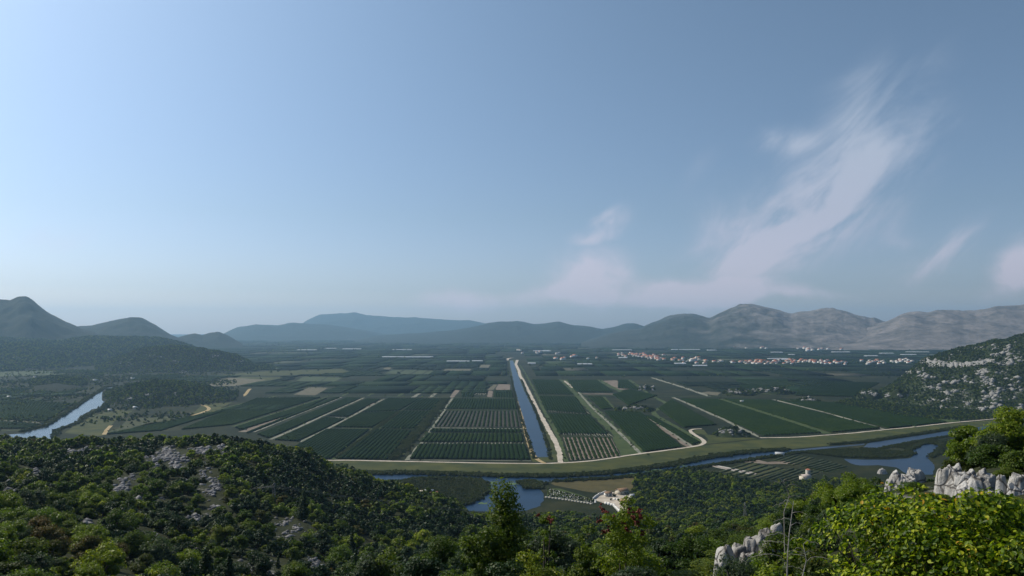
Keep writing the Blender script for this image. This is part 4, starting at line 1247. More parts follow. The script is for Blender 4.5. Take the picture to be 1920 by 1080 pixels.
# small rocky knobs standing in the plain
KN = [('rocky_knob', 1385, 740, 60, 18, 12), ('rocky_knob', 1455, 738, 60, 20, 14), ('rocky_knob', 1630, 748, 50, 26, 20), ('rocky_knob', 1685, 752, 60, 34, 24), ('rocky_knob', 1372, 817, 62, 24, 9), ('rocky_knob', 1190, 770, 70, 18, 7), ('rocky_knob', 1212, 731, 30, 10, 7), ('rocky_knob', 1515, 752, 40, 8, 4), ('rocky_knob', 1425, 735, 40, 14, 8)]
KNF = []
for i, (nm, px, row, wpx, dd, hh) in enumerate(KN):
    c = G(px, row)
    rx = wpx / F * c[1] / 2
    ry = min(rx * 0.9, 45)
    rng = np.random.default_rng(300 + i)
    a = np.linspace(-1, 1, 26)
    A, B = np.meshgrid(a, a, indexing='ij')
    rr2 = np.sqrt(A ** 2 + B ** 2)
    Z = hh * np.clip(1 - rr2 ** 2, -0.1, 1) * (1 + 0.6 * fbm(A * 2 + i * 3, B * 2, 4))
    P = np.stack([(c[0] + A * rx).ravel(), (c[1] + B * ry).ravel(), np.maximum(Z, -0.3).ravel()], 1)
    tag(mk(nm, P, grid_faces(26, 26), M['hill_near'], smooth=False), 'small rocky knob overgrown with dark trees', kind='structure')
    KNF.append((c, rx, ry, hh))
    def zk(x, y, c=c, rx=rx, ry=ry, hh=hh, i=i):
        A_, B_ = (x - c[0]) / rx, (y - c[1]) / ry
        return np.where((np.abs(A_) < 1) & (np.abs(B_) < 1), hh * np.clip(1 - (A_ ** 2 + B_ ** 2), -0.02, 1) * (1 + 0.6 * fbm(A_ * 2 + i * 3, B_ * 2, 4)), 0)
    for j in range(3):
        rock_patch(px + (j - 1) * wpx * 0.28 + rng.uniform(-4, 4), row - hh / c[1] * F * rng.uniform(0.3, 0.8), wpx * 0.22, 9, c[1], 12, 1.2 + c[1] * 0.0004, 2 + c[1] * 0.0012, zk, 'white rocks on the small knob', seed=200 + i * 3 + j, mat='far_rock')

# ------------------------------------------------------------------ scatter prototypes
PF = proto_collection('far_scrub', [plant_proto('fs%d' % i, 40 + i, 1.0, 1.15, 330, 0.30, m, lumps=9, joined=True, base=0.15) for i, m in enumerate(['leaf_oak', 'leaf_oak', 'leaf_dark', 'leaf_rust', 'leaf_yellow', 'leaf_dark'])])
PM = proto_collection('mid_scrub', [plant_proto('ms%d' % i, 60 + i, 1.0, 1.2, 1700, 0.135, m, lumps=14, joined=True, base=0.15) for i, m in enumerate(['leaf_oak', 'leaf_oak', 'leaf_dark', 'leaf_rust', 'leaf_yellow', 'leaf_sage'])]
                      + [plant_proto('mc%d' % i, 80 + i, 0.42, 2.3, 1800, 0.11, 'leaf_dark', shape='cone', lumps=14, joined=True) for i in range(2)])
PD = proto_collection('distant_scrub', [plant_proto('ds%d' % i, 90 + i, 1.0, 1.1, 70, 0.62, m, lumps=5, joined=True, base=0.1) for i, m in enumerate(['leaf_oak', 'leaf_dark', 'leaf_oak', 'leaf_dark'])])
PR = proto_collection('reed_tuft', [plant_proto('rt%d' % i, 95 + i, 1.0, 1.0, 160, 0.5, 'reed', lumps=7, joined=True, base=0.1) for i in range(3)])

ROCKPTS = np.concatenate(ROCKP)


def near_rock(P, rad):
    """mask of points that would stand on or hide bare rock"""
    cell = {}
    R = ROCKPTS
    key = lambda a: (int(a[0] // 8), int(a[1] // 8))
    for q in R:
        cell.setdefault(key(q), []).append(q)
    out = np.zeros(len(P), bool)
    for i, p in enumerate(P):
        k0, k1 = key(p)
        r = rad[i] if hasattr(rad, '__len__') else rad
        for a in (-1, 0, 1):
            for b in (-1, 0, 1):
                for q in cell.get((k0 + a, k1 + b), ()):
                    # plants standing just in front (towards the viewer) would hide the rock: keep them off
                    dx, dy = p[0] - q[0], p[1] - q[1]
                    if dx * dx + (dy * (0.45 if dy < 0 else 1.0)) ** 2 < r * r:
                        out[i] = True
                        break
    return out


def region_points(n, dmin, dmax, umin=-0.72, umax=0.72, pw=1.0, rng=RNG):
    y = np.sqrt(rng.random(n) * (dmax ** 2 - dmin ** 2) + dmin ** 2)
    u = rng.uniform(umin, umax, n)
    return np.stack([u * y, y], 1)


def poisson(P, rad):
    """thin out points closer than rad (per point), first come first served"""
    grid = {}
    keep = []
    cs = 4.0
    for i in range(len(P)):
        x, y = P[i]
        r = rad[i]
        kx, ky = int(x // cs), int(y // cs)
        ok = True
        for a in (-1, 0, 1):
            for b in (-1, 0, 1):
                for j in grid.get((kx + a, ky + b), ()):
                    if (P[j, 0] - x) ** 2 + (P[j, 1] - y) ** 2 < (0.5 * (r + rad[j])) ** 2:
                        ok = False
                        break
                if not ok:
                    break
            if not ok:
                break
        if ok:
            grid.setdefault((kx, ky), []).append(i)
            keep.append(i)
    return np.array(keep)


def species(P, rng, many=6):
    """bushes of one kind grow in drifts"""
    n = len(P)
    g = fbm(P[:, 0] / 22, P[:, 1] / 22 + 40, 3) + rng.normal(size=n) * 0.22
    h = fbm(P[:, 0] / 35 + 90, P[:, 1] / 35, 3) + rng.normal(size=n) * 0.2
    idx = np.where(g > 0.30, 4, np.where(g > -0.05, rng.integers(0, 2, n), 2))
    idx = np.where((h > 0.42) & (g <= 0.30), 3, idx)
    return idx


# near, mid and far parts of the hillside: the plants that show largest are things, the rest one mass
rng = np.random.default_rng(21)
LIMX = [-400, 0, 100, 200, 300, 420, 480, 700, 850, 900, 1000, 1100, 1250, 1330, 1400, 1450, 1500, 1600, 1690, 1760, 1790, 1850, 1920, 2300]
LIMY = [960, 965, 955, 975, 985, 1010, 1040, 1040, 985, 985, 990, 985, 975, 985, 1000, 965, 900, 890, 905, 895, 830, 790, 790, 760]
P = region_points(75000, 12, 880, rng=rng)
z = slope_z(P[:, 0], P[:, 1])
rad = 1.4 + 2.5 * rng.random(len(P)) ** 1.6 + 0.6 * (P[:, 1] > 250)
rad = np.where(P[:, 1] < 45, 0.7 + 0.9 * rng.random(len(P)), rad)
ok = (z > 0.6)
clear = fbm(P[:, 0] / 30 + 7, P[:, 1] / 30, 4)
ok &= ~((clear > 0.42) & (rng.random(len(P)) < 0.5))
P, z, rad = P[ok], z[ok], rad[ok]
k = poisson(P, rad * 1.12)
P, z, rad = P[k], z[k], rad[k]
m = ~near_rock(P, rad * 0.78 + 0.5)
P, z, rad = P[m], z[m], rad[m]
ppx = 960 + F * P[:, 0] / P[:, 1]
grow = HORIZON + F * (H - z) / P[:, 1]
lim = np.interp(ppx, LIMX, LIMY)
near_ = P[:, 1] < 118
hmax = (grow - lim) * P[:, 1] / F
rad = np.where(near_, np.minimum(rad, hmax / 1.5), rad)
top = grow - rad * 1.45 * F / P[:, 1]
lim2 = np.interp(ppx, [864, 872, 1016, 1022, 1110, 1122, 1186, 1194, 1200], [0, 953, 953, 947, 953, 960, 960, 905, 0])
low_ = (P[:, 1] > 280) & (top < lim2)
keepout = low_ | near_ & ((rad < 0.45) | (hmax < 0.5))
# the rocks and the bush by the viewpoint stand free
keepout |= (P[:, 1] < 11.5) | ((P[:, 1] < 30) & (ppx > 1290) & (ppx < 1960))
keepout |= (P[:, 1] < 44) & (ppx > 1600) & (ppx < 1900)
keepout |= near_ & ((top > 1110) | (ppx < -90) | (ppx > 2010)) & (rng.random(len(P)) < 0.6)
m = ~keepout
P, z, rad, ppx, grow, top = P[m], z[m], rad[m], ppx[m], grow[m], top[m]
idx = species(P, rng)
idx = np.where((ppx < 430) & (P[:, 1] < 135) & (rng.random(len(P)) < 0.6), rng.choice([4, 4, 3, 4, 0], len(P)), idx)
idx = np.where((ppx > 1480) & (P[:, 1] < 140) & (rng.random(len(P)) < 0.5), 4, idx)
cyp = (rng.random(len(P)) < 0.02) & (P[:, 1] < 500) & (P[:, 1] > 118)
im = np.where(cyp, rng.integers(6, 8, len(P)), np.where(rng.random(len(P)) < 0.06, 5, idx))
P3 = np.stack([P[:, 0], P[:, 1], z - 0.15 * rad], 1)
# how large each one shows
inview = (top < 1070) & (ppx > -20) & (ppx < 1940)
size = np.where(inview, rad * F / P[:, 1] * np.clip((1080 - top) / (rad * 1.45 * F / P[:, 1]), 0, 1), 0)
big = np.argsort(-size)[:280]
bigm = np.zeros(len(P), bool)
bigm[big] = True
bigm &= size > 0
rest = ~bigm
far = (P[:, 1] > 300) & rest
mid = (P[:, 1] <= 300) & rest
scl = rad * rng.uniform(0.85, 1.15, len(P))
scl = np.where(P[:, 1] < 118, rad, scl)
scatter('hillside_scrub', P3[mid], im[mid], scl[mid], rng.uniform(0, 6.28, mid.sum()), PM, 'thick evergreen scrub on the slope below the viewpoint')
scatter('hillside_scrub_far', P3[far], idx[far], scl[far], rng.uniform(0, 6.28, far.sum()), PF, 'thick evergreen scrub on the lower slope')
KIND = [('scrub_oak', 'evergreen oak bush'), ('scrub_oak', 'evergreen oak bush'), ('juniper_bush', 'dark juniper bush'), ('rusty_bush', 'rust tinged bush'), ('yellow_green_bush', 'yellow green leafy bush'), ('sage_bush', 'grey green bush'), ('cypress', 'dark slender cypress'), ('cypress', 'dark slender cypress')]
MATS = ['leaf_oak', 'leaf_oak', 'leaf_dark', 'leaf_rust', 'leaf_yellow', 'leaf_sage', 'leaf_dark', 'leaf_dark']
NP = {}
for i in range(8):
    if i < 6:
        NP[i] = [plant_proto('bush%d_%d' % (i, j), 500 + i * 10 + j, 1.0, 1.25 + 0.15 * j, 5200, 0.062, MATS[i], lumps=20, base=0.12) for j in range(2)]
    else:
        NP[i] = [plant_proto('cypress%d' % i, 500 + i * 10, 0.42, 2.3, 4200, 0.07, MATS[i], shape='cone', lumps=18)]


LM = [(28, 960, 'leftmost dark cypress'), (118, 930, 'tallest dark cypress'), (60, 1040, 'bottom left corner'), (205, 985, 'thin cypress of the group'), (120, 880, 'broad dark crown'), (235, 920, 'long rock patch on the left slope'), (312, 858, 'largest rock patch under the crest'),
      (388, 905, 'rock streak below the crest'), (365, 965, 'rock patch halfway down the slope'), (540, 990, 'bright rock patch right of the slope'), (487, 1055, 'scree at the bottom edge'), (590, 1060, 'second scree at the bottom edge'), (300, 1050, 'yellow thicket of the lower left'), (410, 815, 'crest rocks'),
      (650, 900, 'flank where the hill drops to the river'), (700, 1050, 'middle of the bottom edge thicket'), (805, 935, 'little red roofed house'), (840, 1020, 'broad green tree left of the tall one'), (940, 950, 'tall leafy tree'), (1020, 970, 'small tree with red clusters'), (1085, 1040, 'bushy green tree under the red clusters'),
      (1160, 960, 'tree hung with red clusters'), (1145, 935, 'walled farmstead'), (1290, 1010, 'broad green tree left of the ledge'), (1397, 960, 'lattice pylon'), (1390, 1040, 'long pale ledge'), (1478, 1000, 'bare grey stalk'), (1515, 890, 'white tower ruin'), (1590, 900, 'olive yellow bush by the backwater'),
      (1540, 915, 'rusty bush by the backwater'), (1690, 900, 'small pale outcrop'), (1820, 905, 'large white outcrop'), (1890, 800, 'big yellow green tree'), (1815, 815, 'yellow green tree over the backwater'), (1912, 910, 'boulder at the right edge')]
PREP = {}


def where_is(px, row, d):
    k = min(range(len(LM)), key=lambda i: (LM[i][0] - px) ** 2 + 2.0 * (LM[i][1] - row) ** 2)
    dx, dy = px - LM[k][0], row - LM[k][1]
    if abs(dx) < 14 and abs(dy) < 12:
        w = 'touching'
    elif abs(dy) * 1.2 > abs(dx):
        w = 'below' if dy > 0 else 'above'
    else:
        w = 'right of' if dx > 0 else 'left of'
    far_ = 'just ' if math.hypot(dx, dy) < 38 and w != 'touching' else ''
    return far_ + w + ' the ' + LM[k][2]


def plant_thing(kind, meshes, loc, s, rz, label, cat, group=None, crown='crown', trunk='trunk', sz=1.0):
    o = empty(kind, loc, rz)
    o.scale = (s, s, s * sz)
    tag(o, label, cat, group)
    link(bpy.data.objects.new(crown, meshes[0]), o)
    link(bpy.data.objects.new(trunk, meshes[1]), o)
    return o


USED = {}
for j in np.where(bigm)[0]:
    t_ = int(im[j])
    nm, ds = KIND[t_]
    px_w = scl[j] * F / P[j, 1]
    szw = 'small ' if px_w < 16 else ('large ' if px_w > 34 else '')
    lab = szw + ds + ' ' + where_is(ppx[j], (top[j] + min(grow[j], 1080)) / 2, P[j, 1])
    USED.setdefault(lab, 0)
    USED[lab] += 1
    var = NP[t_][int(rng.integers(0, len(NP[t_])))]
    plant_thing(nm, var, tuple(P3[j]), float(scl[j] if P[j, 1] > 118 else rad[j]), float(rng.uniform(0, 6.28)), lab, 'cypress' if t_ > 5 else 'bush', 'bushes and cypresses of the near hillside')
print('dup labels', sum(v for v in USED.values() if v > 1))
print('hillside plants', len(P), 'single', int(bigm.sum()))

# wood on the flat land by the river
WOOD = [G(*q)[:2] for q in [(1190, 915), (1194, 895), (1240, 889), (1290, 884), (1340, 892), (1420, 906), (1480, 908), (1560, 900), (1600, 915), (1600, 985), (1180, 985)]]
WOOD2 = [G(*q)[:2] for q in [(560, 868), (640, 872), (700, 895), (735, 908), (760, 922), (800, 947), (866, 958), (890, 964), (985, 960), (1015, 945), (1025, 950), (1110, 958), (1200, 965), (1190, 1000), (700, 1000), (560, 930)]]
def fill(name, polyg, n, r0, r1, coll, nidx, label, zf=None, gap=1.2, hs=1.0, rng=rng, avoid=None, idxs=None):
    R = np.array(polyg)
    mn, mx = R.min(0), R.max(0)
    P = mn + rng.random((n, 2)) * (mx - mn)
    P = P[inside(P, R)]
    if avoid is not None:
        for a in avoid:
            P = P[~inside(P, a)]
    rad = r0 + (r1 - r0) * rng.random(len(P)) ** 1.5
    k = poisson(P, rad * gap)
    P, rad = P[k], rad[k]
    z = np.zeros(len(P)) if zf is None else np.maximum(zf(P[:, 0], P[:, 1]), 0)
    ii = rng.choice(idxs, len(P)) if idxs is not None else rng.integers(0, nidx, len(P))
    return scatter(name, np.stack([P[:, 0], P[:, 1], z - 0.1], 1), ii, rad * hs, rng.uniform(0, 6.28, len(P)), coll, label)
HOUSE_YARD = [G(*q)[:2] for q in [(1090, 985), (1100, 925), (1150, 912), (1188, 915), (1192, 985)]]
PLOT = [G(*q)[:2] for q in [(866, 966), (868, 930), (1030, 908), (1120, 930), (1122, 966)]]
fill('riverside_wood', WOOD, 9000, 2.2, 4.6, PF, 6, 'dark wood on the flat land beside the river', zf=slope_z, avoid=[np.array(HOUSE_YARD)], idxs=[0, 0, 2, 2, 5, 2, 1, 4], hs=1.15)
fill('bank_wood', WOOD2, 9000, 1.8, 4.0, PF, 6, 'bushes crowding the near bank of the pool', zf=slope_z, avoid=[np.array(HOUSE_YARD), np.array(PLOT), R_river], idxs=[0, 0, 2, 1, 5])

# right-hand hill, knobs, left knolls
def cover(name, zf, u0, u1, y0, y1, n, r0, r1, label, thin=0.0, coll=PD, nidx=4, rockr=0.0, gap=1.35):
    P = region_points(n, y0, y1, u0, u1, rng=rng)
    z = zf(P[:, 0], P[:, 1])
    ok = z > 0.8 + 4 * rng.random(len(z)) ** 2
    if thin:
        c = fbm(P[:, 0] / 60 + 3, P[:, 1] / 60, 4)
        ok &= (c < 0.5 - thin + 0.35 * rng.random(len(P)))
    P, z = P[ok], z[ok]
    rad = r0 + (r1 - r0) * rng.random(len(P)) ** 1.6
    k = poisson(P, rad * gap)
    P, z, rad = P[k], z[k], rad[k]
    if rockr:
        m = ~near_rock(P, rad * rockr + 1.5)
        P, z, rad = P[m], z[m], rad[m]
    print(name, len(P))
    return scatter(name, np.stack([P[:, 0], P[:, 1], z - 0.3], 1), rng.integers(0, nidx, len(P)), rad, rng.uniform(0, 6.28, len(P)), coll, label)
cover('rocky_hill_scrub', Z_RIGHT, 0.36, 0.75, 1150, 2500, 42000, 1.8, 3.8, 'scrub covering the rocky hill', thin=0.18, rockr=0.7)
cover('knoll_scrub', Z_KNOLL, -0.56, -0.29, 2600, 3400, 26000, 2.5, 4.6, 'scrub covering the wooded knoll', gap=1.45, thin=0.12, rockr=0.6)
cover('low_rise_scrub', Z_LOW, -0.52, -0.34, 1450, 2100, 12000, 2.2, 4.4, 'scrub covering the low rise', thin=0.05, rockr=0.6)
cover('foothill_scrub', Z_FOOT, -0.75, -0.37, 2700, 4400, 26000, 4.0, 8.0, 'woods on the foothill', gap=1.3, thin=0.1)
cover('islet_scrub', Z_ISLE, -0.62, -0.5, 2050, 2450, 3000, 2.5, 4.4, 'scrub covering the small rise')
KP, KI, KS = [], [], []
for i, (c, rx, ry, hh) in enumerate(KNF):
    n = int(rx * ry / 7)
    A = rng.uniform(-1, 1, n)
    B = rng.uniform(-1, 1, n)
    m = A ** 2 + B ** 2 < 1.0
    A, B = A[m], B[m]
    zz = hh * np.clip(1 - (A ** 2 + B ** 2), 0, 1) * (1 + 0.6 * fbm(A * 2 + i * 3, B * 2, 4))
    P = np.stack([c[0] + A * rx * 1.08, c[1] + B * ry * 1.08, zz - 0.2], 1)
    m = ~near_rock(P[:, :2], 3.5)
    KP.append(P[m])
KP = np.concatenate(KP)
scatter('knob_trees', KP, rng.integers(0, 4, len(KP)), rng.uniform(1.8, 3.8, len(KP)), rng.uniform(0, 6.28, len(KP)), PD, 'dark trees on the rocky knobs')

LP = [G(*q)[:2] for q in [(0, 800), (0, 694), (440, 694), (450, 745), (340, 790), (230, 812), (150, 800), (230, 724), (200, 722), (80, 797)]]
Rl = np.array(LP)
Pl = Rl.min(0) + rng.random((26000, 2)) * (Rl.max(0) - Rl.min(0))
Pl = Pl[inside(Pl, Rl)]
Pl = Pl[(fbm(Pl[:, 0] / 90 + 11, Pl[:, 1] / 90, 4) + 0.25 * rng.normal(size=len(Pl)) > 0.22)]
Pl = Pl[~inside(Pl, R_lriver)]
scatter('left_plain_trees', np.hstack([Pl, np.zeros((len(Pl), 1))]), rng.integers(0, 4, len(Pl)), rng.uniform(1.5, 4.2, len(Pl)), rng.uniform(0, 6.28, len(Pl)), PD, 'trees and thickets over the left part of the plain')
# green foot of the right-hand hill
FOOT = [G(*q)[:2] for q in [(1560, 756), (1620, 768), (1690, 782), (1800, 788), (1940, 782), (1940, 756), (1780, 760), (1690, 758), (1600, 746)]]
fill('hill_foot_bushes', FOOT, 12000, 1.6, 3.8, PD, 4, 'bright bushes at the foot of the rocky hill', gap=1.5)
# clumps and single trees far over the plain
n = 5200
P = region_points(n, 2350, 9500, -0.62, 0.66, rng=rng)
m = fbm(P[:, 0] / 400, P[:, 1] / 400, 4) + 0.2 * rng.normal(size=n) > 0.12
m &= ~((np.abs(P[:, 0]) < 60) & (P[:, 1] < 5100))
P = P[m]
scatter('plain_trees', np.stack([P[:, 0], P[:, 1], np.zeros(len(P))], 1), rng.integers(0, 4, len(P)), rng.uniform(2.0, 4.5, len(P)) * (1 + P[:, 1] / 7000), rng.uniform(0, 6.28, len(P)), PD, 'hedges and tree clumps scattered over the far plain')

HG = np.array(HEDGE)
HG = HG + rng.normal(size=HG.shape) * 2.0
scatter('field_hedges', np.hstack([HG, np.zeros((len(HG), 1))]), rng.integers(0, 4, len(HG)), rng.uniform(1.3, 3.4, len(HG)), rng.uniform(0, 6.28, len(HG)), PD, 'hedges and single trees along the field edges')
# single trees along the nearer tracks
tp = []
for pts, w, m_ in TRK:
    R_ = resample(np.array([G(*p_)[:2] for p_ in pts]), 14)
    for q_ in R_:
        if rng.random() < 0.38:
            tp.append(q_ + rng.normal(size=2) * (w * 0.4))
tp = np.array(tp)
scatter('track_bushes', np.hstack([tp, np.zeros((len(tp), 1))]), rng.integers(0, 6, len(tp)), rng.uniform(0.8, 2.2, len(tp)), rng.uniform(0, 6.28, len(tp)), PF, 'bushes dotted along the farm tracks')

# reeds: bank of the dyke meadow, marsh, canal, river margins
def reed_line(name, pix, width, n, s0, s1, label, closed=False):
    Pg = np.array([G(*p)[:2] for p in pix])
    R = resample(Pg, 3.0)
    i = rng.integers(0, len(R), n)
    P = R[i] + rng.normal(size=(n, 2)) * width / 2.4
    sc_ = rng.uniform(s0, s1, n)
    return scatter(name, np.hstack([P, np.full((n, 1), -0.1)]), rng.integers(0, 3, n), sc_, rng.uniform(0, 6.28, n), PR, label)
reed_line('bank_reeds', [(600, 885), (690, 888), (760, 887.3), (850, 889.7), (960, 893.3), (1050, 892.6), (1130, 888.6), (1200, 881), (1270, 869.6), (1330, 857.6), (1400, 848.6), (1470, 843.5)], 9, 5200, 1.3, 2.6, 'dark reed bed along the dyke bank')
reed_line('pool_reeds', [(735, 910), (779, 900), (821, 898.3), (850, 899), (893, 902), (905, 909), (906, 921), (888, 936), (868, 946)], 7, 1500, 1.2, 2.6, 'reeds round the edge of the marsh')
reed_line('far_bank_reeds', [(1040, 903), (1100, 900), (1160, 896), (1190, 893), (1225, 888), (1262, 883), (1300, 879), (1340, 872), (1400, 864), (1445, 857), (1500, 849)], 5, 1700, 0.9, 2.2, 'reeds on the near bank of the river')
reed_line('canal_reeds', [(1033, 862), (1028, 840), (1021, 815), (1013, 795), (1006, 775), (998, 757), (987, 735), (978, 712)], 3, 1100, 0.8, 1.6, 'grass tufts along the canal')
reed_line('canal_reeds_west', [(1002, 860), (994, 835), (985, 808), (977, 783), (969, 755), (963, 730), (958, 705)], 3, 1100, 0.8, 1.6, 'grass tufts along the canal')
reed_line('backwater_reeds', [(1540, 846), (1580, 857), (1625, 858.5), (1667, 858.5), (1700, 855), (1711, 851), (1702, 845), (1720, 836), (1738, 830.5), (1756, 831), (1767, 838), (1757, 850), (1747, 858)], 5, 1500, 0.9, 2.2, 'reed banks enclosing the backwater')
reed_line('channel_reeds', [(1615, 841), (1648, 842), (1696, 832), (1735, 825), (1800, 815)], 4, 800, 0.8, 1.8, 'reeds beside the upper channel')
reed_line('channel_reeds_north', [(1560, 834), (1620, 829), (1660, 823), (1702, 817), (1755, 809), (1812, 800)], 6, 1200, 1.0, 2.4, 'reeds under the eastern dyke')
reed_line('left_river_reeds', [(40, 810), (83, 799), (106, 785), (129, 771), (148, 758), (166, 746), (199, 726), (222, 723)], 5, 800, 1.5, 3.4, 'dark bank of the left river')
reed_line('left_river_reeds_east', [(222, 728), (209, 746), (190, 768), (163, 779), (148, 794), (110, 806), (100, 820)], 6, 800, 1.5, 3.0, 'green bank of the left river')
reed_line('hedge_row', [(738, 861), (786, 808), (836, 748)], 9, 1500, 1.6, 3.2, 'tall hedge along the drainage ditch')
reed_line('ditch_bushes', [(632, 860), (704, 805), (751, 771)], 4, 700, 1.2, 2.4, 'bushes along the grassy ditch')
reed_line('islet_reeds', [(976, 906), (990, 903), (1012, 907), (1008, 916), (990, 915)], 5, 420, 1.2, 2.6, 'small reed islet in the pool')
reed_line('islet_reeds_west', [(722, 907), (740, 905), (760, 906)], 6, 320, 1.2, 2.6, 'reed islet near the hill foot')
def reed_fill(name, poly_px, n, s0, s1, label):
    R = np.array([G(*p)[:2] for p in poly_px])
    P = R.min(0) + rng.random((n, 2)) * (R.max(0) - R.min(0))
    P = P[inside(P, R)]
    return scatter(name, np.hstack([P, np.full((len(P), 1), -0.1)]), rng.integers(0, 3, len(P)), rng.uniform(s0, s1, len(P)), rng.uniform(0, 6.28, len(P)), PR, label)
reed_fill('marsh_reeds', [(765, 905), (800, 900), (890, 904), (902, 918), (885, 936), (866, 946), (790, 935)], 3600, 0.6, 1.9, 'reeds covering the marsh')
reed_fill('islet_growth', [(976, 903), (1000, 902), (1016, 908), (1010, 917), (988, 916), (978, 910)], 900, 0.9, 2.0, 'growth on the reed islet')
reed_fill('peninsula_reeds', [(1485, 848), (1560, 843), (1640, 842), (1700, 848), (1711, 853), (1667, 859), (1580, 858), (1540, 853)], 4500, 0.7, 1.9, 'reeds covering the peninsula')
reed_fill('backwater_bank', [(1650, 839), (1700, 830), (1740, 824), (1790, 826), (1776, 838), (1760, 832), (1736, 831), (1712, 842)], 1500, 0.6, 1.6, 'low growth between channel and backwater')

# water lilies
mb = MB()
for (px, row, w, h, n) in [(922, 906, 22, 5, 90), (960, 907, 30, 4, 110), (822, 896, 24, 1.6, 40), (902, 931, 18, 4, 40), (905, 944, 20, 3, 30), (1225, 882, 60, 4, 160), (1262, 873, 50, 4, 110), (1195, 889, 40, 3, 90), (1005, 901, 26, 2, 40), (1300, 866, 30, 2, 40), (1245, 887, 24, 3, 60), (950, 948, 26, 3, 20)]:
    for _ in range(n):
        r_, a_ = math.sqrt(random.random()), random.uniform(0, 6.28)
        c = G(px + w / 2 * r_ * math.cos(a_), row + h / 2 * r_ * math.sin(a_))
        s = random.uniform(0.4, 1.3)
        V = [(c[0] + s * math.cos(q), c[1] + s * math.sin(q), 0.10 + 0.04 * random.random()) for q in np.linspace(0, 2 * math.pi, 7)[:-1]]
        mb.add(V, [(0, 1, 2, 3), (0, 3, 4, 5)])
tag(mb.build('water_lilies', M['lily']), 'pale green water lily mats floating on the river', kind='stuff')


# ------------------------------------------------------------------ plants, rocks and stalks close to the viewpoint
def ground_at(px, d):
    x = (px - 960) / F * d
    return np.array([x, d, float(slope_z(x, d))])


def tree_at(px, toprow, d, R, mat, label, kind='tree', cat='tree', seed=1, nl=16000, leaf=0.085, shape='round', lumps=26, leafy=4, base=0.02, r0=0.1, hmin=1.0):
    g = ground_at(px, d)
    Ht = max(hmin, H - d * (toprow - HORIZON) / F - g[2] + 0.15)
    me = plant_proto(kind + str(seed), seed, R, Ht, nl, leaf, mat, shape=shape, lumps=lumps, leafy=leafy, r0=r0, base=base)
    o = empty(kind, (g[0], g[1], g[2] - 0.15))
    tag(o, label, cat)
    link(bpy.data.objects.new('crown', me[0]), o)
    link(bpy.data.objects.new('trunk', me[1]), o)
    return o, g, Ht


tree_at(943, 922, 28, 1.75, 'leaf_oak', 'tall leafy tree standing up before the blue pool', seed=701, nl=30000, leaf=0.085, base=0.02, shape='cone', lumps=44)
tree_at(905, 990, 27, 1.5, 'leaf_oak', 'round green tree leaning against the tall one below the pool', seed=702, nl=14000)
tree_at(1035, 995, 31, 1.5, 'leaf_sage', 'grey green tree to the right of the tall leafy tree', seed=703, nl=14000)
tree_at(840, 1010, 38, 1.9, 'leaf_oak', 'broad green tree at the bottom edge left of the tall one', seed=704, nl=15000)
tree_at(1290, 1005, 40, 1.9, 'leaf_oak', 'broad green tree left of the long pale rock ledge', seed=705, nl=15000)
tree_at(1235, 1015, 34, 1.5, 'leaf_dark', 'dark tree beside the tree with red clusters', seed=706, nl=12000)
tree_at(1085, 1030, 26, 1.3, 'leaf_oak', 'bushy green tree under the red clusters at the bottom edge', seed=707, nl=13000)
tree_at(1375, 1045, 19, 1.0, 'leaf_sage', 'low grey green bush in front of the long pale ledge', kind='bush', cat='bush', seed=708, nl=9000, leaf=0.05)
tree_at(1890, 772, 52, 2.5, 'leaf_yellow', 'big yellow green tree at the right edge above the white rocks', seed=711, nl=16000, leaf=0.15)
tree_at(1815, 802, 56, 1.9, 'leaf_yellow', 'yellow green tree over the backwater, left of the big one', seed=712, nl=12000, leaf=0.15)
tree_at(1855, 835, 47, 1.5, 'leaf_oak', 'dark green tree in the gap between the yellow trees', seed=713, nl=10000, leaf=0.13)
tree_at(1785, 862, 50, 1.0, 'leaf_rust', 'reddish bush at the left foot of the yellow trees', kind='bush', cat='bush', seed=714, nl=7000, leaf=0.1)
tree_at(1905, 862, 38, 1.3, 'leaf_oak', 'green bush right behind the white boulders', kind='bush', cat='bush', seed=715, nl=9000, leaf=0.1)
tree_at(1590, 892, 84, 2.9, 'leaf_yellow', 'olive yellow bush standing before the backwater', kind='bush', cat='bush', seed=716, nl=11000, leaf=0.2)
tree_at(1540, 912, 76, 2.2, 'leaf_rust', 'rusty bush left of the olive yellow one', kind='bush', cat='bush', seed=717, nl=9000, leaf=0.18)
tree_at(1640, 902, 78, 2.4, 'leaf_oak', 'green bush left of the pale rock outcrop', kind='bush', cat='bush', seed=718, nl=9000, leaf=0.18)
tree_at(1745, 905, 62, 1.6, 'leaf_dark', 'dark bush between the two pale outcrops', kind='bush', cat='bush', seed=719, nl=8000, leaf=0.13)
tree_at(115, 858, 300, 6.0, 'leaf_dark', 'broad dark tree crown rising above the left slope', seed=721, nl=9000, leaf=0.5)
tree_at(1455, 1000, 15, 0.7, 'leaf_oak', 'small green bush between the stalk and the pale ledge', kind='bush', cat='bush', seed=722, nl=6000, leaf=0.045)
for i, (px, top, d, R) in enumerate([(28, 935, 175, 1.5), (62, 952, 168, 1.3), (118, 925, 185, 1.8), (140, 968, 150, 1.4), (205, 972, 150, 1.2), (438, 1040, 112, 1.3), (395, 1028, 118, 1.9), (575, 915, 250, 2.2)]):
    tree_at(px, top, d, R, 'leaf_dark', ['leftmost dark cypress on the left slope', 'cypress just right of the leftmost one', 'tallest dark cypress, below the broad dark crown', 'small cypress low on the left slope', 'thin cypress right of the cypress group', 'thin cypress at the bottom edge beside the pale scree', 'wide dark cypress left of the bottom scree', 'dark pointed tree on the hill flank above the thicket'][i], kind='cypress', cat='cypress', seed=730 + i, nl=5000, leaf=0.28, shape='cone', lumps=20)


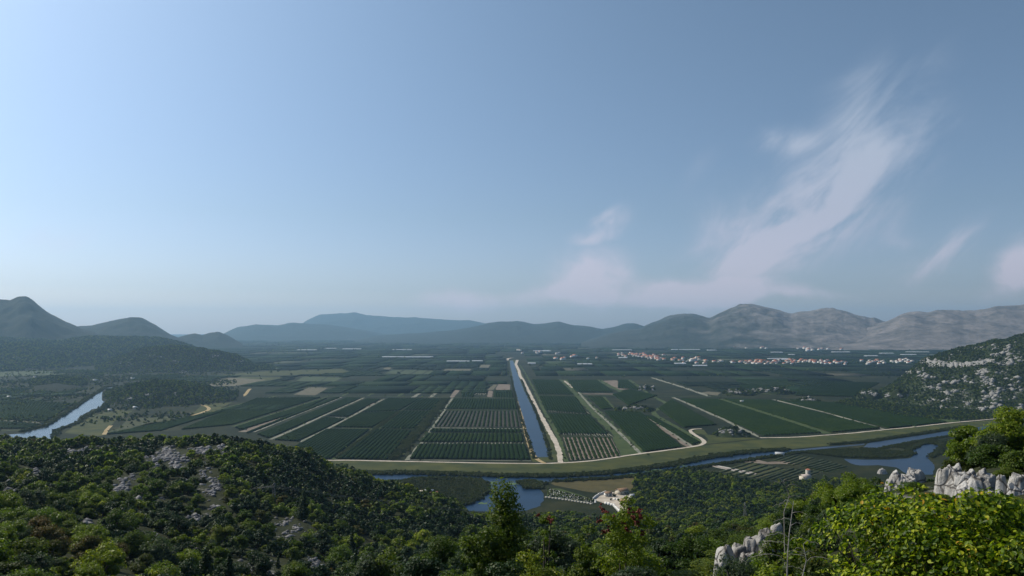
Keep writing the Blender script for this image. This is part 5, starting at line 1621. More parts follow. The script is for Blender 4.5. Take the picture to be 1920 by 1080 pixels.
# the row of leafy trees whose tops fill the bottom edge
NT_ = {m_: [plant_proto('near_%s_%d' % (m_, k_), 860 + 7 * k_ + len(m_), 1.0, 3.4, 17000, 0.06, m_, lumps=46, base=0.02, r0=0.05) for k_ in range(2)] for m_ in ('leaf_oak', 'leaf_sage', 'leaf_dark', 'leaf_yellow')}
NB_ = {m_: [plant_proto('nearb_%s_%d' % (m_, k_), 960 + 7 * k_ + len(m_), 1.0, 1.5, 9000, 0.062, m_, lumps=26, base=0.02, r0=0.05) for k_ in range(2)] for m_ in ('leaf_oak', 'leaf_sage', 'leaf_dark', 'leaf_yellow')}
NTL = {'leaf_oak': 'leafy green tree', 'leaf_sage': 'grey green feathery tree', 'leaf_dark': 'dark green tree', 'leaf_yellow': 'yellow green tree'}
rng = np.random.default_rng(4321)
for i, (px, top_r, d, R, m_) in enumerate([(640, 1052, 52, 2.2, 'leaf_oak'), (700, 1042, 44, 2.0, 'leaf_sage'), (752, 1032, 44, 2.1, 'leaf_oak'), (795, 1045, 36, 1.8, 'leaf_dark'), (872, 1030, 31, 1.6, 'leaf_oak'), (985, 1018, 31, 1.6, 'leaf_oak'), (1002, 1045, 26, 1.4, 'leaf_yellow'),
                                     (1062, 1008, 37, 1.8, 'leaf_sage'), (1102, 1008, 41, 2.0, 'leaf_oak'), (1130, 1038, 28, 1.5, 'leaf_dark'), (1165, 1022, 34, 1.7, 'leaf_oak'), (1203, 1040, 30, 1.6, 'leaf_yellow'), (1262, 1036, 33, 1.7, 'leaf_oak'), (1328, 1016, 44, 2.1, 'leaf_yellow'),
                                     (1338, 1056, 25, 1.3, 'leaf_oak'), (1185, 1062, 24, 1.3, 'leaf_sage'), (948, 1058, 23, 1.3, 'leaf_dark'), (560, 1058, 66, 2.4, 'leaf_oak'), (1395, 985, 62, 2.2, 'leaf_oak'), (1440, 968, 66, 2.2, 'leaf_yellow'), (1352, 990, 70, 2.2, 'leaf_oak'), (1300, 985, 80, 2.3, 'leaf_yellow'), (1485, 945, 80, 2.3, 'leaf_oak')]):
    g = ground_at(px, d)
    Ht = max(1.2, H - d * (top_r - HORIZON) / F - g[2] + 0.15)
    me_ = NT_[m_][i % 2]
    o = empty('tree', (g[0], g[1], g[2] - 0.15), rng.uniform(0, 6.28))
    o.scale = (R, R, Ht / 3.4)
    tag(o, NTL[m_] + ' ' + where_is(px, (top_r + 1080) / 2, d), 'tree', 'leafy trees along the bottom edge')
    link(bpy.data.objects.new('crown', me_[0]), o)
    link(bpy.data.objects.new('trunk', me_[1]), o)
for i, (px, top_r, d, R, m_) in enumerate([(1705, 918, 36, 0.9, 'leaf_oak'), (1745, 926, 30, 0.8, 'leaf_yellow'), (1655, 925, 32, 0.9, 'leaf_sage'), (1835, 948, 22, 0.6, 'leaf_oak'), (1890, 940, 24, 0.7, 'leaf_yellow'), (1622, 930, 30, 0.9, 'leaf_oak'), (1560, 940, 34, 1.0, 'leaf_oak'), (1530, 960, 24, 0.7, 'leaf_sage'), (1882, 878, 36, 0.7, 'leaf_oak'), (1765, 915, 36, 0.7, 'leaf_dark'),
                                     (1450, 1005, 28, 0.9, 'leaf_yellow'), (1510, 985, 18, 0.6, 'leaf_oak'), (1760, 950, 20, 0.7, 'leaf_oak'), (1700, 945, 22, 0.7, 'leaf_yellow'), (1915, 958, 18, 0.6, 'leaf_oak')]):
    g = ground_at(px, d)
    Ht = max(0.5, H - d * (top_r - HORIZON) / F - g[2] + 0.1)
    me_ = NB_[m_][i % 2]
    o = empty('bush', (g[0], g[1], g[2] - 0.1), rng.uniform(0, 6.28))
    o.scale = (R, R, Ht / 1.5)
    tag(o, NTL[m_].replace('tree', 'bush') + ' ' + where_is(px, top_r + 10, d), 'bush', 'bushes among the near rocks')
    link(bpy.data.objects.new('crown', me_[0]), o)
    link(bpy.data.objects.new('trunk', me_[1]), o)

# the tree with red clusters
def red_tree(px, top, d, R, clusters, label, seed):
    o, g, Ht = tree_at(px, top, d, R, 'leaf_yellow', label, kind='turpentine_tree', seed=seed, nl=13000 if R > 1 else 6000, leaf=0.075, lumps=34, leafy=6)
    rng = np.random.default_rng(seed)
    for (cx, row) in clusters:
        p = Pt(cx, row, d - 0.6 + rng.uniform(-0.3, 0.3)) - g - np.array([0, 0, -0.15])
        V, Fq, T3, lv, cs = crown_geo(rng, 0.13, 0.24, 80, 0.06, lumps=6, core=False)
        c = mk('red_leaf_cluster', V + p - np.array([0, 0, 0.15]), [Fq, T3], M['leaf_red'], parent=o)


red_tree(1165, 948, 26, 1.4, [(1128, 950), (1135, 962), (1148, 972), (1124, 975), (1143, 992), (1182, 958), (1200, 960), (1196, 982), (1178, 995), (1205, 1000), (1132, 1000), (1188, 972), (1170, 985), (1205, 970)], 'tree hung with dark red leaf clusters below the pale house', 741)
red_tree(1020, 966, 29, 0.7, [(1008, 968), (1030, 972), (1034, 978)], 'small tree with a few red clusters beside the pool', 742)


# rocks
def outcrop(label, blocks, seed, cellm=None):
    """fractured limestone: blocks (px, row of the middle, width px, height px, depth) give the mass; it breaks into tilted, cracked cells"""
    rng = np.random.default_rng(seed)
    B = []
    for (px, row, w, h, d) in blocks:
        p = Pt(px, row, d)
        B.append((p[0], p[1], p[2] + h / F * d / 2, w / F * d / 2 * 1.12, max(h / F * d / 2, 0.05)))
    B = np.array(B)
    x0, x1 = (B[:, 0] - B[:, 3] * 1.25).min(), (B[:, 0] + B[:, 3] * 1.25).max()
    y0, y1 = (B[:, 1] - B[:, 3] * 1.1).min(), (B[:, 1] + B[:, 3] * 1.0).max()
    cm = cellm or max(0.25, (x1 - x0) / 9)
    st = max(cm / 9, (x1 - x0) / 150)
    gx_, gy_ = np.arange(x0, x1, st), np.arange(y0, y1, st)
    GX_, GY_ = np.meshgrid(gx_, gy_, indexing='ij')
    gz = np.maximum(slope_z(GX_, GY_), 0.0)
    base = gz - 0.3
    wx = GX_ + 0.25 * cm * fbm(GX_ / cm * 1.3, GY_ / cm * 1.3 + seed, 3)
    wy = GY_ + 0.25 * cm * fbm(GX_ / cm * 1.3 + 31, GY_ / cm * 1.3 + seed, 3)
    for (bx_, by_, bz_, sx_, hh_) in B:
        r = (np.abs(wx - bx_) / sx_) ** 2.6 + (np.abs(wy - by_) / (sx_ * 0.85)) ** 2.6
        k = np.clip(1.25 - r, 0, 1) ** 1.1
        base = np.where(r < 1.25, np.maximum(base, (gz - 0.3) * (1 - k) + (bz_ - 0.12 * hh_) * k), base)
    n = int((x1 - x0) * (y1 - y0) / (cm * cm)) + 4
    S_ = np.stack([rng.uniform(x0, x1, n), rng.uniform(y0, y1, n)], 1)
    off = rng.normal(size=n) * 0.2 * cm
    ti = rng.normal(size=(n, 2)) * 0.34 + np.array([0.12, 0.30])
    Pq = np.stack([wx.ravel(), wy.ravel()], 1)
    D2 = np.sqrt(((Pq[:, None, :] - S_[None]) ** 2 * np.array([1, 1.7])).sum(2))
    o2 = np.argpartition(D2, 1, axis=1)[:, :2]
    da, db = D2[np.arange(len(Pq)), o2[:, 0]], D2[np.arange(len(Pq)), o2[:, 1]]
    sw = da > db
    near = np.where(sw, o2[:, 1], o2[:, 0])
    gap = np.abs(da - db)
    dz = off[near] + ((Pq - S_[near]) * ti[near]).sum(1)
    dz -= 0.22 * cm * np.clip(1 - gap / (0.12 * cm), 0, 1)
    dz += 0.10 * cm * fbm(Pq[:, 0] / cm * 5, Pq[:, 1] / cm * 5, 3) - 0.16 * cm * np.clip(ridged(Pq[:, 0] / cm * 2.2, Pq[:, 1] / cm * 2.2 + 5, 3) - 0.72, 0, 1) * 3
    lift = np.clip((base - gz) / (0.5 * cm), 0, 1).ravel()
    Zq = base.ravel() + dz * lift
    c0 = np.array([B[:, 0].mean(), B[:, 1].mean(), 0.0])
    c0[2] = float(max(0.0, slope_z(c0[0], c0[1])))
    V = np.stack([GX_.ravel(), GY_.ravel(), Zq], 1) - c0
    o = mk('limestone_outcrop', V, grid_faces(len(gx_), len(gy_)), M['rock'])
    o.location = tuple(c0)
    tag(o, label, 'rock')


outcrop('long pale limestone ledge rising to the right at the bottom edge', [(1360, 1052, 44, 34, 24), (1388, 1040, 46, 34, 24.3), (1412, 1026, 44, 34, 24.6), (1436, 1014, 40, 30, 25), (1455, 1003, 30, 20, 25.3), (1402, 1052, 40, 24, 23.5), (1437, 1034, 36, 24, 24), (1346, 1070, 26, 24, 23.6)], 801)
outcrop('small pale outcrop in front of the backwater', [(1690, 902, 46, 24, 40), (1672, 909, 26, 20, 40), (1716, 893, 34, 22, 40.4), (1705, 906, 30, 18, 39.6)], 802)
outcrop('large white limestone outcrop over the yellow green bush', [(1805, 902, 60, 30, 33), (1830, 915, 74, 38, 32.5), (1772, 893, 34, 26, 33.5), (1790, 884, 34, 20, 34), (1850, 908, 40, 40, 33), (1845, 934, 56, 30, 32), (1815, 928, 50, 28, 32.2), (1862, 932, 30, 30, 32.4)], 803)
outcrop('grey boulder cut by the right edge of the view', [(1912, 908, 40, 34, 30), (1906, 930, 36, 30, 29.6), (1935, 920, 50, 50, 30)], 804)
outcrop('little white rock beside the yellow trees', [(1878, 900, 18, 14, 30)], 805)
gq = G(1590, 922)
outcrop('pale rock standing on the flat before the backwater', [(1590, 920, 20, 9, float(gq[1]))], 808)
gq = G(1654, 888)
outcrop('small round grey rock at the water edge of the backwater', [(1654, 884, 14, 9, float(gq[1]))], 807)

# the yellow green bush right in front of the viewpoint
rng = np.random.default_rng(77)
bx = empty('smoke_bush', tuple(ground_at(1705, 7.7) + np.array([0, 0, -0.05])))
tag(bx, 'dense yellow green bush filling the lower right corner in front of the rocks', 'bush')
NLB = 34000
V, Fq, T3, lv, cs = crown_geo(rng, 1.30, 1.72, NLB, 0.041, lumps=64, leafy=6, core=False, base=0.12)
drop = (np.abs(V[:, 0]) / 1.4) ** 2 * 0.42 + np.clip(V[:, 0] - 0.3, 0, 2) * 0.25
V[:, 2] -= drop
nl_ = NLB
# single leaves nearest to the viewer are parts, the rest of the foliage is one mass
cent = V.reshape(-1, 6, 3).mean(1) + np.array(bx.location)
dcam = np.linalg.norm(cent - np.array([0, 0, H]), axis=1)
rowc = HORIZON + F * (H - cent[:, 2]) / cent[:, 1]
pxc = 960 + F * cent[:, 0] / cent[:, 1]
vis = (pxc < 1920) & (rowc < 1080)
order = np.argsort(dcam + np.where(vis, 0, 99))[:290]
pick = np.zeros(nl_, bool)
pick[order] = True
lf = np.array([[0, 1, 2, 3], [0, 3, 4, 5]])
rest_i = np.where(~pick)[0]
Vr = V.reshape(-1, 6, 3)[rest_i].reshape(-1, 3)
Fr = (lf[None] + (np.arange(len(rest_i)) * 6)[:, None, None]).reshape(-1, 4)
fo = mk('foliage', Vr, Fr, M['leaf_smoke'], parent=bx, attrs={'lv': ('FLOAT', 'POINT', lv.reshape(-1, 6)[rest_i].ravel())})
fo['kind'] = 'stuff'
for i in np.where(pick)[0]:
    mk('leaf', V.reshape(-1, 6, 3)[i], lf, M['leaf_smoke'], parent=bx, attrs={'lv': ('FLOAT', 'POINT', lv.reshape(-1, 6)[i])})
tm = MB()
for c in cs:
    c = c - np.array([0, 0, (abs(c[0]) / 1.4) ** 2 * 0.42 + max(c[0] - 0.3, 0) * 0.25])
    b0 = np.array([c[0] * 0.15, c[1] * 0.15, -0.1])
    mid_ = np.array([c[0] * 0.55, c[1] * 0.55, c[2] * 0.45])
    tm.tube([b0, mid_, c], [0.03, 0.02, 0.006], 5)
    for _ in range(4):
        e = c + rng.normal(size=3) * 0.22
        tm.tube([mid_ * 0.4 + c * 0.6, e], [0.008, 0.003], 4)
tm.build('branches', M['trunk'], bx)


tree_at(1880, 938, 7.0, 0.95, 'leaf_smoke', 'lower yellow green bush joining the big one at the right edge', kind='smoke_bush', cat='bush', seed=761, nl=20000, leaf=0.041, leafy=6, r0=0.02, hmin=0.6)
tree_at(1490, 1010, 8.2, 0.38, 'leaf_smoke', 'small outlying clump at the left end of the yellow green bush', kind='smoke_bush', cat='bush', seed=762, nl=4000, leaf=0.041, leafy=6, r0=0.02, hmin=0.4)

# dry stalks
def stalk(label, pts, d, seed, nb, r=0.008, ln=0.35):
    rng = np.random.default_rng(seed)
    P = [Pt(a, b, d + 0.03 * i) for i, (a, b) in enumerate(pts)]
    o = empty('dry_stalk', (P[0][0], P[0][1], float(slope_z(P[0][0], P[0][1]))))
    tag(o, label, 'dead plant')
    g = np.array(o.location)
    Q = [p - g for p in P]
    Q = [np.array([Q[0][0], Q[0][1], -0.05])] + Q
    m = MB()
    m.tube(Q, list(np.linspace(r, r * 0.35, len(Q))), 6)
    m.build('stem', M['twig'], o)
    S_ = resample(np.array(Q[1:]), 0.03)
    for k in range(nb):
        i = int(len(S_) * (0.12 + 0.86 * (k + rng.random()) / nb))
        i = min(i, len(S_) - 1)
        s = 1 if k % 2 else -1
        L = ln * rng.uniform(0.4, 1.0) * (1.1 - 0.6 * i / len(S_))
        p = S_[i]
        q = [p]
        for j in range(1, 6):
            t = j / 5
            q.append(p + np.array([s * L * t, rng.uniform(-0.3, 0.3) * L * t, L * (0.45 * t - 0.55 * t * t + 0.1)]) + rng.normal(size=3) * 0.006)
        mb_ = MB()
        mb_.tube(q, list(np.linspace(r * 0.45, r * 0.15, 6)), 4)
        mb_.build('branch', M['twig'], o)


stalk('tall bare grey stalk with curling side twigs beside the yellow green bush', [(1476, 1080), (1477, 1040), (1480, 1000), (1484, 970), (1488, 940)], 6.2, 5, 9, 0.006)
stalk('thin dry twig rising behind the stalk', [(1470, 960), (1480, 930), (1470, 905), (1462, 895)], 9.0, 6, 6, 0.005, 0.25)
tree_at(1372, 1058, 21, 0.9, 'leaf_oak', 'leafy bush covering the left foot of the long pale ledge', kind='bush', cat='bush', seed=771, nl=8000, leaf=0.06)
tree_at(1425, 1050, 21, 0.8, 'leaf_yellow', 'leafy bush covering the right foot of the long pale ledge', kind='bush', cat='bush', seed=772, nl=8000, leaf=0.06)
stalk('short dry stalk at the bottom edge left of the bush', [(1505, 1080), (1512, 1050), (1506, 1020)], 6.0, 9, 6, 0.005, 0.25)
# leafy low plants at the foot of the bush
tree_at(1500, 1035, 7.2, 0.42, 'leaf_rust', 'low dry leafy plant at the left foot of the yellow green bush', kind='bush', cat='bush', seed=751, nl=2600, leaf=0.03, r0=0.02, hmin=0.4)
tree_at(1440, 1062, 9.5, 0.5, 'leaf_yellow', 'low light green plant at the bottom edge by the ledge', kind='bush', cat='bush', seed=752, nl=3000, leaf=0.035, r0=0.02, hmin=0.4)


# ------------------------------------------------------------------ power line
def pylon(px, row, toprow, dz, label):
    g = hit(px, row, slope_z, dz * 0.5, dz * 1.8)
    if g is None:
        g = ground_at(px, dz)
    Ht = H - g[1] * (toprow - HORIZON) / F - g[2]
    o = empty('power_pylon', tuple(g))
    tag(o, label, 'pylon')
    b = Ht * 0.09
    tp = Ht * 0.025
    lv_ = np.linspace(0, 1, 9)
    for sx in (-1, 1):
        for sy in (-1, 1):
            m = MB()
            m.tube([(sx * b, sy * b, -0.3), (sx * tp, sy * tp, Ht)], 0.055, 4)
            m.build('leg', M['metal'], o)
    m = MB()
    for i in range(8):
        a, c = lv_[i], lv_[i + 1]
        wa, wc = b + (tp - b) * a, b + (tp - b) * c
        for k, (s1, s2) in enumerate((((-1, -1), (1, -1)), ((1, -1), (1, 1)), ((1, 1), (-1, 1)), ((-1, 1), (-1, -1)))):
            m.tube([(s1[0] * wa, s1[1] * wa, a * Ht), (s2[0] * wc, s2[1] * wc, c * Ht)], 0.05, 3)
            m.tube([(s2[0] * wa, s2[1] * wa, a * Ht), (s1[0] * wc, s1[1] * wc, c * Ht)], 0.05, 3)
    m.build('lattice', M['metal'], o)
    arms = []
    for f in (0.98, 0.84):
        m = MB()
        m.tube([(0, -Ht * 0.13, f * Ht), (0, Ht * 0.13, f * Ht)], 0.09, 4)
        m.tube([(0, -Ht * 0.13, f * Ht), (0, 0, (f + 0.04) * Ht)], 0.05, 3)
        m.tube([(0, Ht * 0.13, f * Ht), (0, 0, (f + 0.04) * Ht)], 0.05, 3)
        m.build('crossarm', M['metal'], o)
        for s in (-1, 1):
            q = MB()
            q.tube([(0, s * Ht * 0.12, f * Ht), (0, s * Ht * 0.12, f * Ht - 0.7)], [0.12, 0.08], 6)
            q.build('insulator', M['dark_glass'], o)
            arms.append(g + np.array([0, s * Ht * 0.12, f * Ht - 0.7]))
    return arms


pa = pylon(1397, 978, 938, 430, 'lattice pylon on the slope right of the pale house')
pb = pylon(513, 948, 903, 330, 'faint lattice pylon on the flank of the left hill')
left_end = Pt(-150, 880, 420)
def cable(a, b, sag, label):
    m = MB()
    m.tube([a + (b - a) * t - np.array([0, 0, sag * 4 * t * (1 - t)]) for t in np.linspace(0, 1, 28)], 0.035, 4)
    c = m.build('power_cable', M['metal'])
    tag(c, label, 'cable', 'power cables between the pylons')
for i in range(2):
    cable(pb[i], pa[i], 9.0, 'thin power cable spanning from pylon to pylon over the thicket')
for i in range(2):
    cable(left_end + np.array([0, (i % 2) * 3.0, (i // 2) * 2.0]), pb[i], 8.0, 'thin power cable running to the left edge over the hill')

# ------------------------------------------------------------------ houses
def house_meshes(w, d, h, rh, wall, roof, windows=False, nm='h'):
    a = MB()
    a.box(-w / 2, w / 2, -d / 2, d / 2, -0.5, h)
    a.add([(-w / 2, -d / 2, h), (-w / 2, d / 2, h), (-w / 2, 0, h + rh - 0.02)], [(0, 2, 1)])
    a.add([(w / 2, -d / 2, h), (w / 2, d / 2, h), (w / 2, 0, h + rh - 0.02)], [(0, 1, 2)])
    b = MB()
    b.gable(-w / 2, w / 2, -d / 2, d / 2, h, rh)
    return a.data(nm + '_wall', M[wall]), b.data(nm + '_roof', M[roof])


HV = [house_meshes(12, 9, 5.6, 2.4, 'plaster', 'tile'), house_meshes(10, 8, 6.2, 2.0, 'plaster', 'tile'), house_meshes(14, 10, 6.0, 2.6, 'cream', 'tile'), house_meshes(11, 9, 5.5, 1.8, 'plaster', 'paleroof'), house_meshes(9, 8, 3.4, 1.5, 'plaster', 'paleroof'), house_meshes(16, 11, 6.5, 2.4, 'plaster', 'tile')]
HL = ['white house with a terracotta roof', 'white house with a terracotta roof', 'cream house with a terracotta roof', 'white house with a pale roof', 'low white house with a pale roof', 'large white house with a terracotta roof']


def place_house(p, v, rz, s, where, group):
    o = empty('house', (p[0], p[1], p[2]), rz)
    o.scale = (s, s, s)
    tag(o, HL[v] + ' ' + where, 'house', HL[v].replace('house', 'houses') + ' ' + group)
    link(bpy.data.objects.new('wall', HV[v][0]), o)
    link(bpy.data.objects.new('roof', HV[v][1]), o)


rng = np.random.default_rng(99)


def village(boxes, where, group, s0=0.8, s1=1.25, weights=None):
    P = []
    for (x0, x1, r0, r1, n) in boxes:
        k = 0
        tries = 0
        while k < n and tries < 4000:
            tries += 1
            px = rng.uniform(x0, x1)
            row = r0 + (r1 - r0) * ((px - x0) / (x1 - x0)) + rng.normal() * 2.0
            g = G(px, row)
            if all(np.hypot(*(g[:2] - q[:2])) > 17 for q in P):
                P.append(g)
                k += 1
    for g in P:
        v = int(rng.choice(6, p=weights))
        place_house(g, v, rng.uniform(0, 3.14), rng.uniform(s0, s1), where, group)
    return P


W1 = [0.3, 0.2, 0.2, 0.12, 0.08, 0.1]
W2 = [0.16, 0.14, 0.1, 0.3, 0.2, 0.1]
VP = []
VP += village([(1148, 1190, 666, 667, 14), (1180, 1235, 664, 673, 34), (1195, 1235, 669, 673, 10), (1238, 1266, 672, 675, 7)], 'in the red roofed village right of the canal', 'in the red roofed village', 1.0, 1.4, W1)
VP += village([(1274, 1296, 678, 678, 8), (1300, 1324, 677, 679, 8), (1330, 1378, 680, 680, 7)], 'in the hamlet around the church', 'in the hamlet around the church', 1.0, 1.5, W2)
VP += village([(1388, 1408, 680, 680, 9), (1410, 1460, 680, 681, 26), (1458, 1530, 679, 680, 34), (1530, 1592, 680, 682, 20)], 'in the long roadside village', 'in the roadside village', 1.0, 1.4, W1)
VP += village([(1612, 1650, 681, 680, 12), (1640, 1662, 679, 679, 5), (1670, 1712, 679, 680, 15)], 'in the last hamlet before the rocky hill', 'in the last hamlet', 1.0, 1.4, W2)
village([(1335, 1440, 650, 652, 26), (1490, 1600, 654, 656, 22)], 'at the foot of the bare mountain', 'at the foot of the bare mountain', 1.5, 2.4, [0.1, 0.1, 0.1, 0.4, 0.2, 0.1])
village([(366, 440, 643, 646, 12), (140, 165, 665, 666, 5), (196, 206, 665, 665, 2)], 'near the far left river bend', 'near the far left river bend', 1.2, 1.8, [0.1, 0.1, 0.1, 0.4, 0.2, 0.1])
village([(960, 1080, 660, 668, 10), (1040, 1120, 672, 674, 6)], 'scattered on the plain beyond the canal head', 'beyond the canal head', 1.2, 1.7, W2)
# garden trees between the houses
VP = np.array(VP)
q = np.repeat(VP, 3, 0)
q = q + np.concatenate([rng.normal(size=(len(q), 1)) * 26, rng.normal(size=(len(q), 1)) * 40, np.zeros((len(q), 1))], 1)
scatter('village_trees', q, rng.integers(0, 4, len(q)), rng.uniform(2.4, 4.8, len(q)), rng.uniform(0, 6.28, len(q)), PD, 'garden trees among the village houses')

# church
g = G(1299, 679)
ch = empty('church', tuple(g), 0.5)
tag(ch, 'tall white church standing over the hamlet roofs', 'church')
m = MB(); m.box(-15, 15, -8, 8, -0.5, 12)
m.add([(-15, -8, 12), (-15, 8, 12), (-15, 0, 17.8)], [(0, 2, 1)]); m.add([(15, -8, 12), (15, 8, 12), (15, 0, 17.8)], [(0, 1, 2)])
m.build('nave', M['plaster'], ch)
m = MB(); m.gable(-15, 15, -8, 8, 12, 6); m.build('nave_roof', M['paleroof'], ch)
m = MB(); m.box(15.3, 22, -3.5, 3.5, -0.5, 22); tw = m.build('tower', M['plaster'], ch)
m = MB(); m.add([(15, -3.9, 22.02), (22.3, -3.9, 22.02), (22.3, 3.9, 22.02), (15, 3.9, 22.02), (18.6, 0, 27)], [(0, 1, 4), (1, 2, 4), (2, 3, 4), (3, 0, 4)]); m.build('spire', M['paleroof'], tw)

# long greenhouses and sheds
GH = [(558, 594, 657, 'long pale greenhouse row on the left of the plain'), (609, 631, 654, 'bright white greenhouse block on the left plain'), (643, 677, 655, 'long pale greenhouse right of the bright block'), (735, 772, 656.5, 'thin greenhouse row in the middle of the plain'),
      (717, 812, 670.5, 'very long thin greenhouse line left of the canal'), (1000, 1030, 658.5, 'greenhouse beyond the canal head'), (1018, 1033, 659, 'short greenhouse beside the canal head one'), (1148, 1184, 657, 'thin greenhouse behind the red roofed village'),
      (1259, 1312, 656.3, 'longest white greenhouse, above the church hamlet'), (1326, 1342, 657.5, 'short greenhouse right of the longest one'), (1446, 1466, 661.5, 'pale greenhouse behind the roadside village'), (1477, 1489, 666, 'small greenhouse left of the tall shed'),
      (1440, 1480, 674, 'thin greenhouse just behind the roadside village'), (1458, 1484, 675.5, 'second greenhouse close behind the roadside village'), (1560, 1592, 661, 'far greenhouse near the mountain foot'), (1622, 1644, 668.5, 'greenhouse behind the last hamlet'), (1650, 1674, 663.5, 'bright greenhouse near the rocky hill'),
      (1690, 1716, 666, 'greenhouse just left of the rocky hill'), (1700, 1740, 661, 'farthest greenhouse left of the rocky hill'), (1160, 1176, 672, 'greenhouse at the edge of the red roofed village'), (990, 1004, 682.5, 'pale shed right of the canal head'), (1083, 1110, 684, 'pale sheds before the red roofed village'),
      (838, 880, 678.5, 'pale greenhouse left of the canal head'), (885, 905, 678, 'short greenhouse left of the canal head'), (905, 950, 636.5, 'white depot at the foot of the blue range'), (1300, 1325, 687, 'pale sheet roof before the church hamlet'), (1265, 1285, 683, 'low pale shed before the church hamlet')]
for (x0, x1, row, lab) in GH:
    a, b = G(x0, row), G(x1, row)
    L = np.linalg.norm(b - a)
    dp = 14 + 12 * rng.random() + a[1] * 0.004
    m = MB()
    pr = [(-dp / 2, 0), (-dp / 2, 3), (-dp * 0.3, 5.2), (0, 6.2), (dp * 0.3, 5.2), (dp / 2, 3), (dp / 2, 0)]
    V = [(x, y_, z_) for x in (-L / 2, L / 2) for (y_, z_) in pr]
    m.add(V, [(i, i + 1, i + 8, i + 7) for i in range(6)])
    n0 = [0, 1, 2, 3, 4, 5, 6]
    m.add(V[:7], [(0, 1, 5, 6), (1, 2, 4, 5), (2, 3, 4)])
    m.add(V[7:], [(0, 6, 5, 1), (1, 5, 4, 2), (2, 4, 3)])
    o = m.build('greenhouse', M['greenhouse'])
    o.location = tuple((a + b) / 2)
    o.rotation_euler = (0, 0, rng.uniform(-0.04, 0.04))
    tag(o, lab, 'greenhouse')
for (px, row, w, lab) in [(138, 712, 12, 'white shed left of the bright river by the islet'), (177, 714.5, 15, 'white greenhouse near the top of the left river'), (17, 746, 9, 'small white hut in the left fields'), (65, 709, 8, 'pale hut by the wooded rise'), (206, 771, 10, 'pale hut on the right bank of the left river'),
                          (253, 766, 10, 'pale shed under the low rise'), (248, 711, 12, 'pale shed behind the low rise'), (272, 742, 0, ''), (1391, 754.5, 9, 'little white hut in the right hand orchards'), (1257, 777, 0, '')]:
    if not w:
        continue
    g = G(px, row)
    W_ = 0.7 * w / F * g[1]
    me = house_meshes(W_, W_ * 0.6, 3.0, 1.2, 'plaster', 'greenhouse')
    o = empty('shed', tuple(g), rng.uniform(-0.2, 0.2))
    tag(o, lab, 'shed')
    link(bpy.data.objects.new('wall', me[0]), o)
    link(bpy.data.objects.new('roof', me[1]), o)


# the farmstead by the pool
def add_openings(parent, w, d, h, n, storeys=1):
    for st in range(storeys):
        for i in range(n):
            x = -w / 2 + w * (i + 0.5) / n
            m = MB()
            m.box(x - 0.55, x + 0.55, -d / 2 - 0.06, -d / 2 - 0.01, 0.9 + st * 2.8, 2.3 + st * 2.8)
            f = m.build('window', M['stone_wall'], parent)
            m = MB()
            m.box(x - 0.45, x + 0.45, -d / 2 - 0.09, -d / 2 - 0.065, 1.0 + st * 2.8, 2.2 + st * 2.8)
            m.build('pane', M['dark_glass'], f)


def farmhouse(px, row, w, d, h, rh, rz, wall, roof, label, win=3, storeys=1, door=True):
    g = G(px, row)
    o = empty('farmhouse', tuple(g), rz)
    tag(o, label, 'house')
    me = house_meshes(w, d, h, rh, wall, roof)
    wl = link(bpy.data.objects.new('wall', me[0]), o)
    link(bpy.data.objects.new('roof', me[1]), o)
    add_openings(o, w, d, h, win, storeys)
    if door:
        m = MB(); m.box(w * 0.1, w * 0.1 + 1.0, -d / 2 - 0.05, -d / 2 - 0.01, 0, 2.1); m.build('door', M['trunk'], o)
    return o


farmhouse(1166, 926, 10, 7, 3.4, 1.7, 0.55, 'cream', 'tan_roof', 'stone house with a pale tan roof beside the dark wood', 3)
farmhouse(1140, 930, 6, 4.5, 2.8, 1.1, 0.2, 'plaster', 'tan_roof', 'low white house at the head of the walled yard', 2)
farmhouse(1173, 945, 9, 5.5, 2.8, 1.3, -0.9, 'cream', 'tan_roof', 'small brown roofed barn at the lower end of the yard', 2)
farmhouse(1185, 934, 4, 3.5, 2.6, 1.0, 0.4, 'plaster', 'greenhouse', 'tiny white hut touching the dark wood', 1, door=False)
tw_o = farmhouse(1510, 902, 9, 7, 5.0, 1.6, 0.3, 'cream', 'paleroof', 'pale stone ruin with a small square tower before the marsh plots', 2)
m = MB(); m.box(3.2, 6.6, 0.5, 3.9, -0.4, 10.5); tw2 = m.build('tower', M['stone_wall'], tw_o)
m = MB(); m.add([(3.0, 0.3, 10.52), (6.8, 0.3, 10.52), (6.8, 4.1, 10.52), (3.0, 4.1, 10.52), (4.9, 2.2, 11.8)], [(0, 1, 4), (1, 2, 4), (2, 3, 4), (3, 0, 4)]); m.build('tower_roof', M['tile'], tw2)
farmhouse(811, 933, 9, 7, 3.2, 1.8, 0.5, 'cream', 'tile', 'little house with a bright red roof beside the marsh', 2)
farmhouse(804, 927, 8, 6, 3.0, 1.2, 0.2, 'plaster', 'greenhouse', 'white roofed shed behind the red roofed little house', 2)
farmhouse(793, 927, 6, 5, 2.6, 1.0, 0.1, 'cream', 'paleroof', 'grey shed left of the white roofed one', 1, door=False)
poly('yard', [(1112, 937), (1122, 929), (1138, 924), (1158, 922), (1180, 930), (1176, 944), (1172, 958), (1163, 962), (1150, 948), (1134, 944)], 0.09, M['gravel'], 'white walled yard of the farmstead', step=5, jag=0.5)


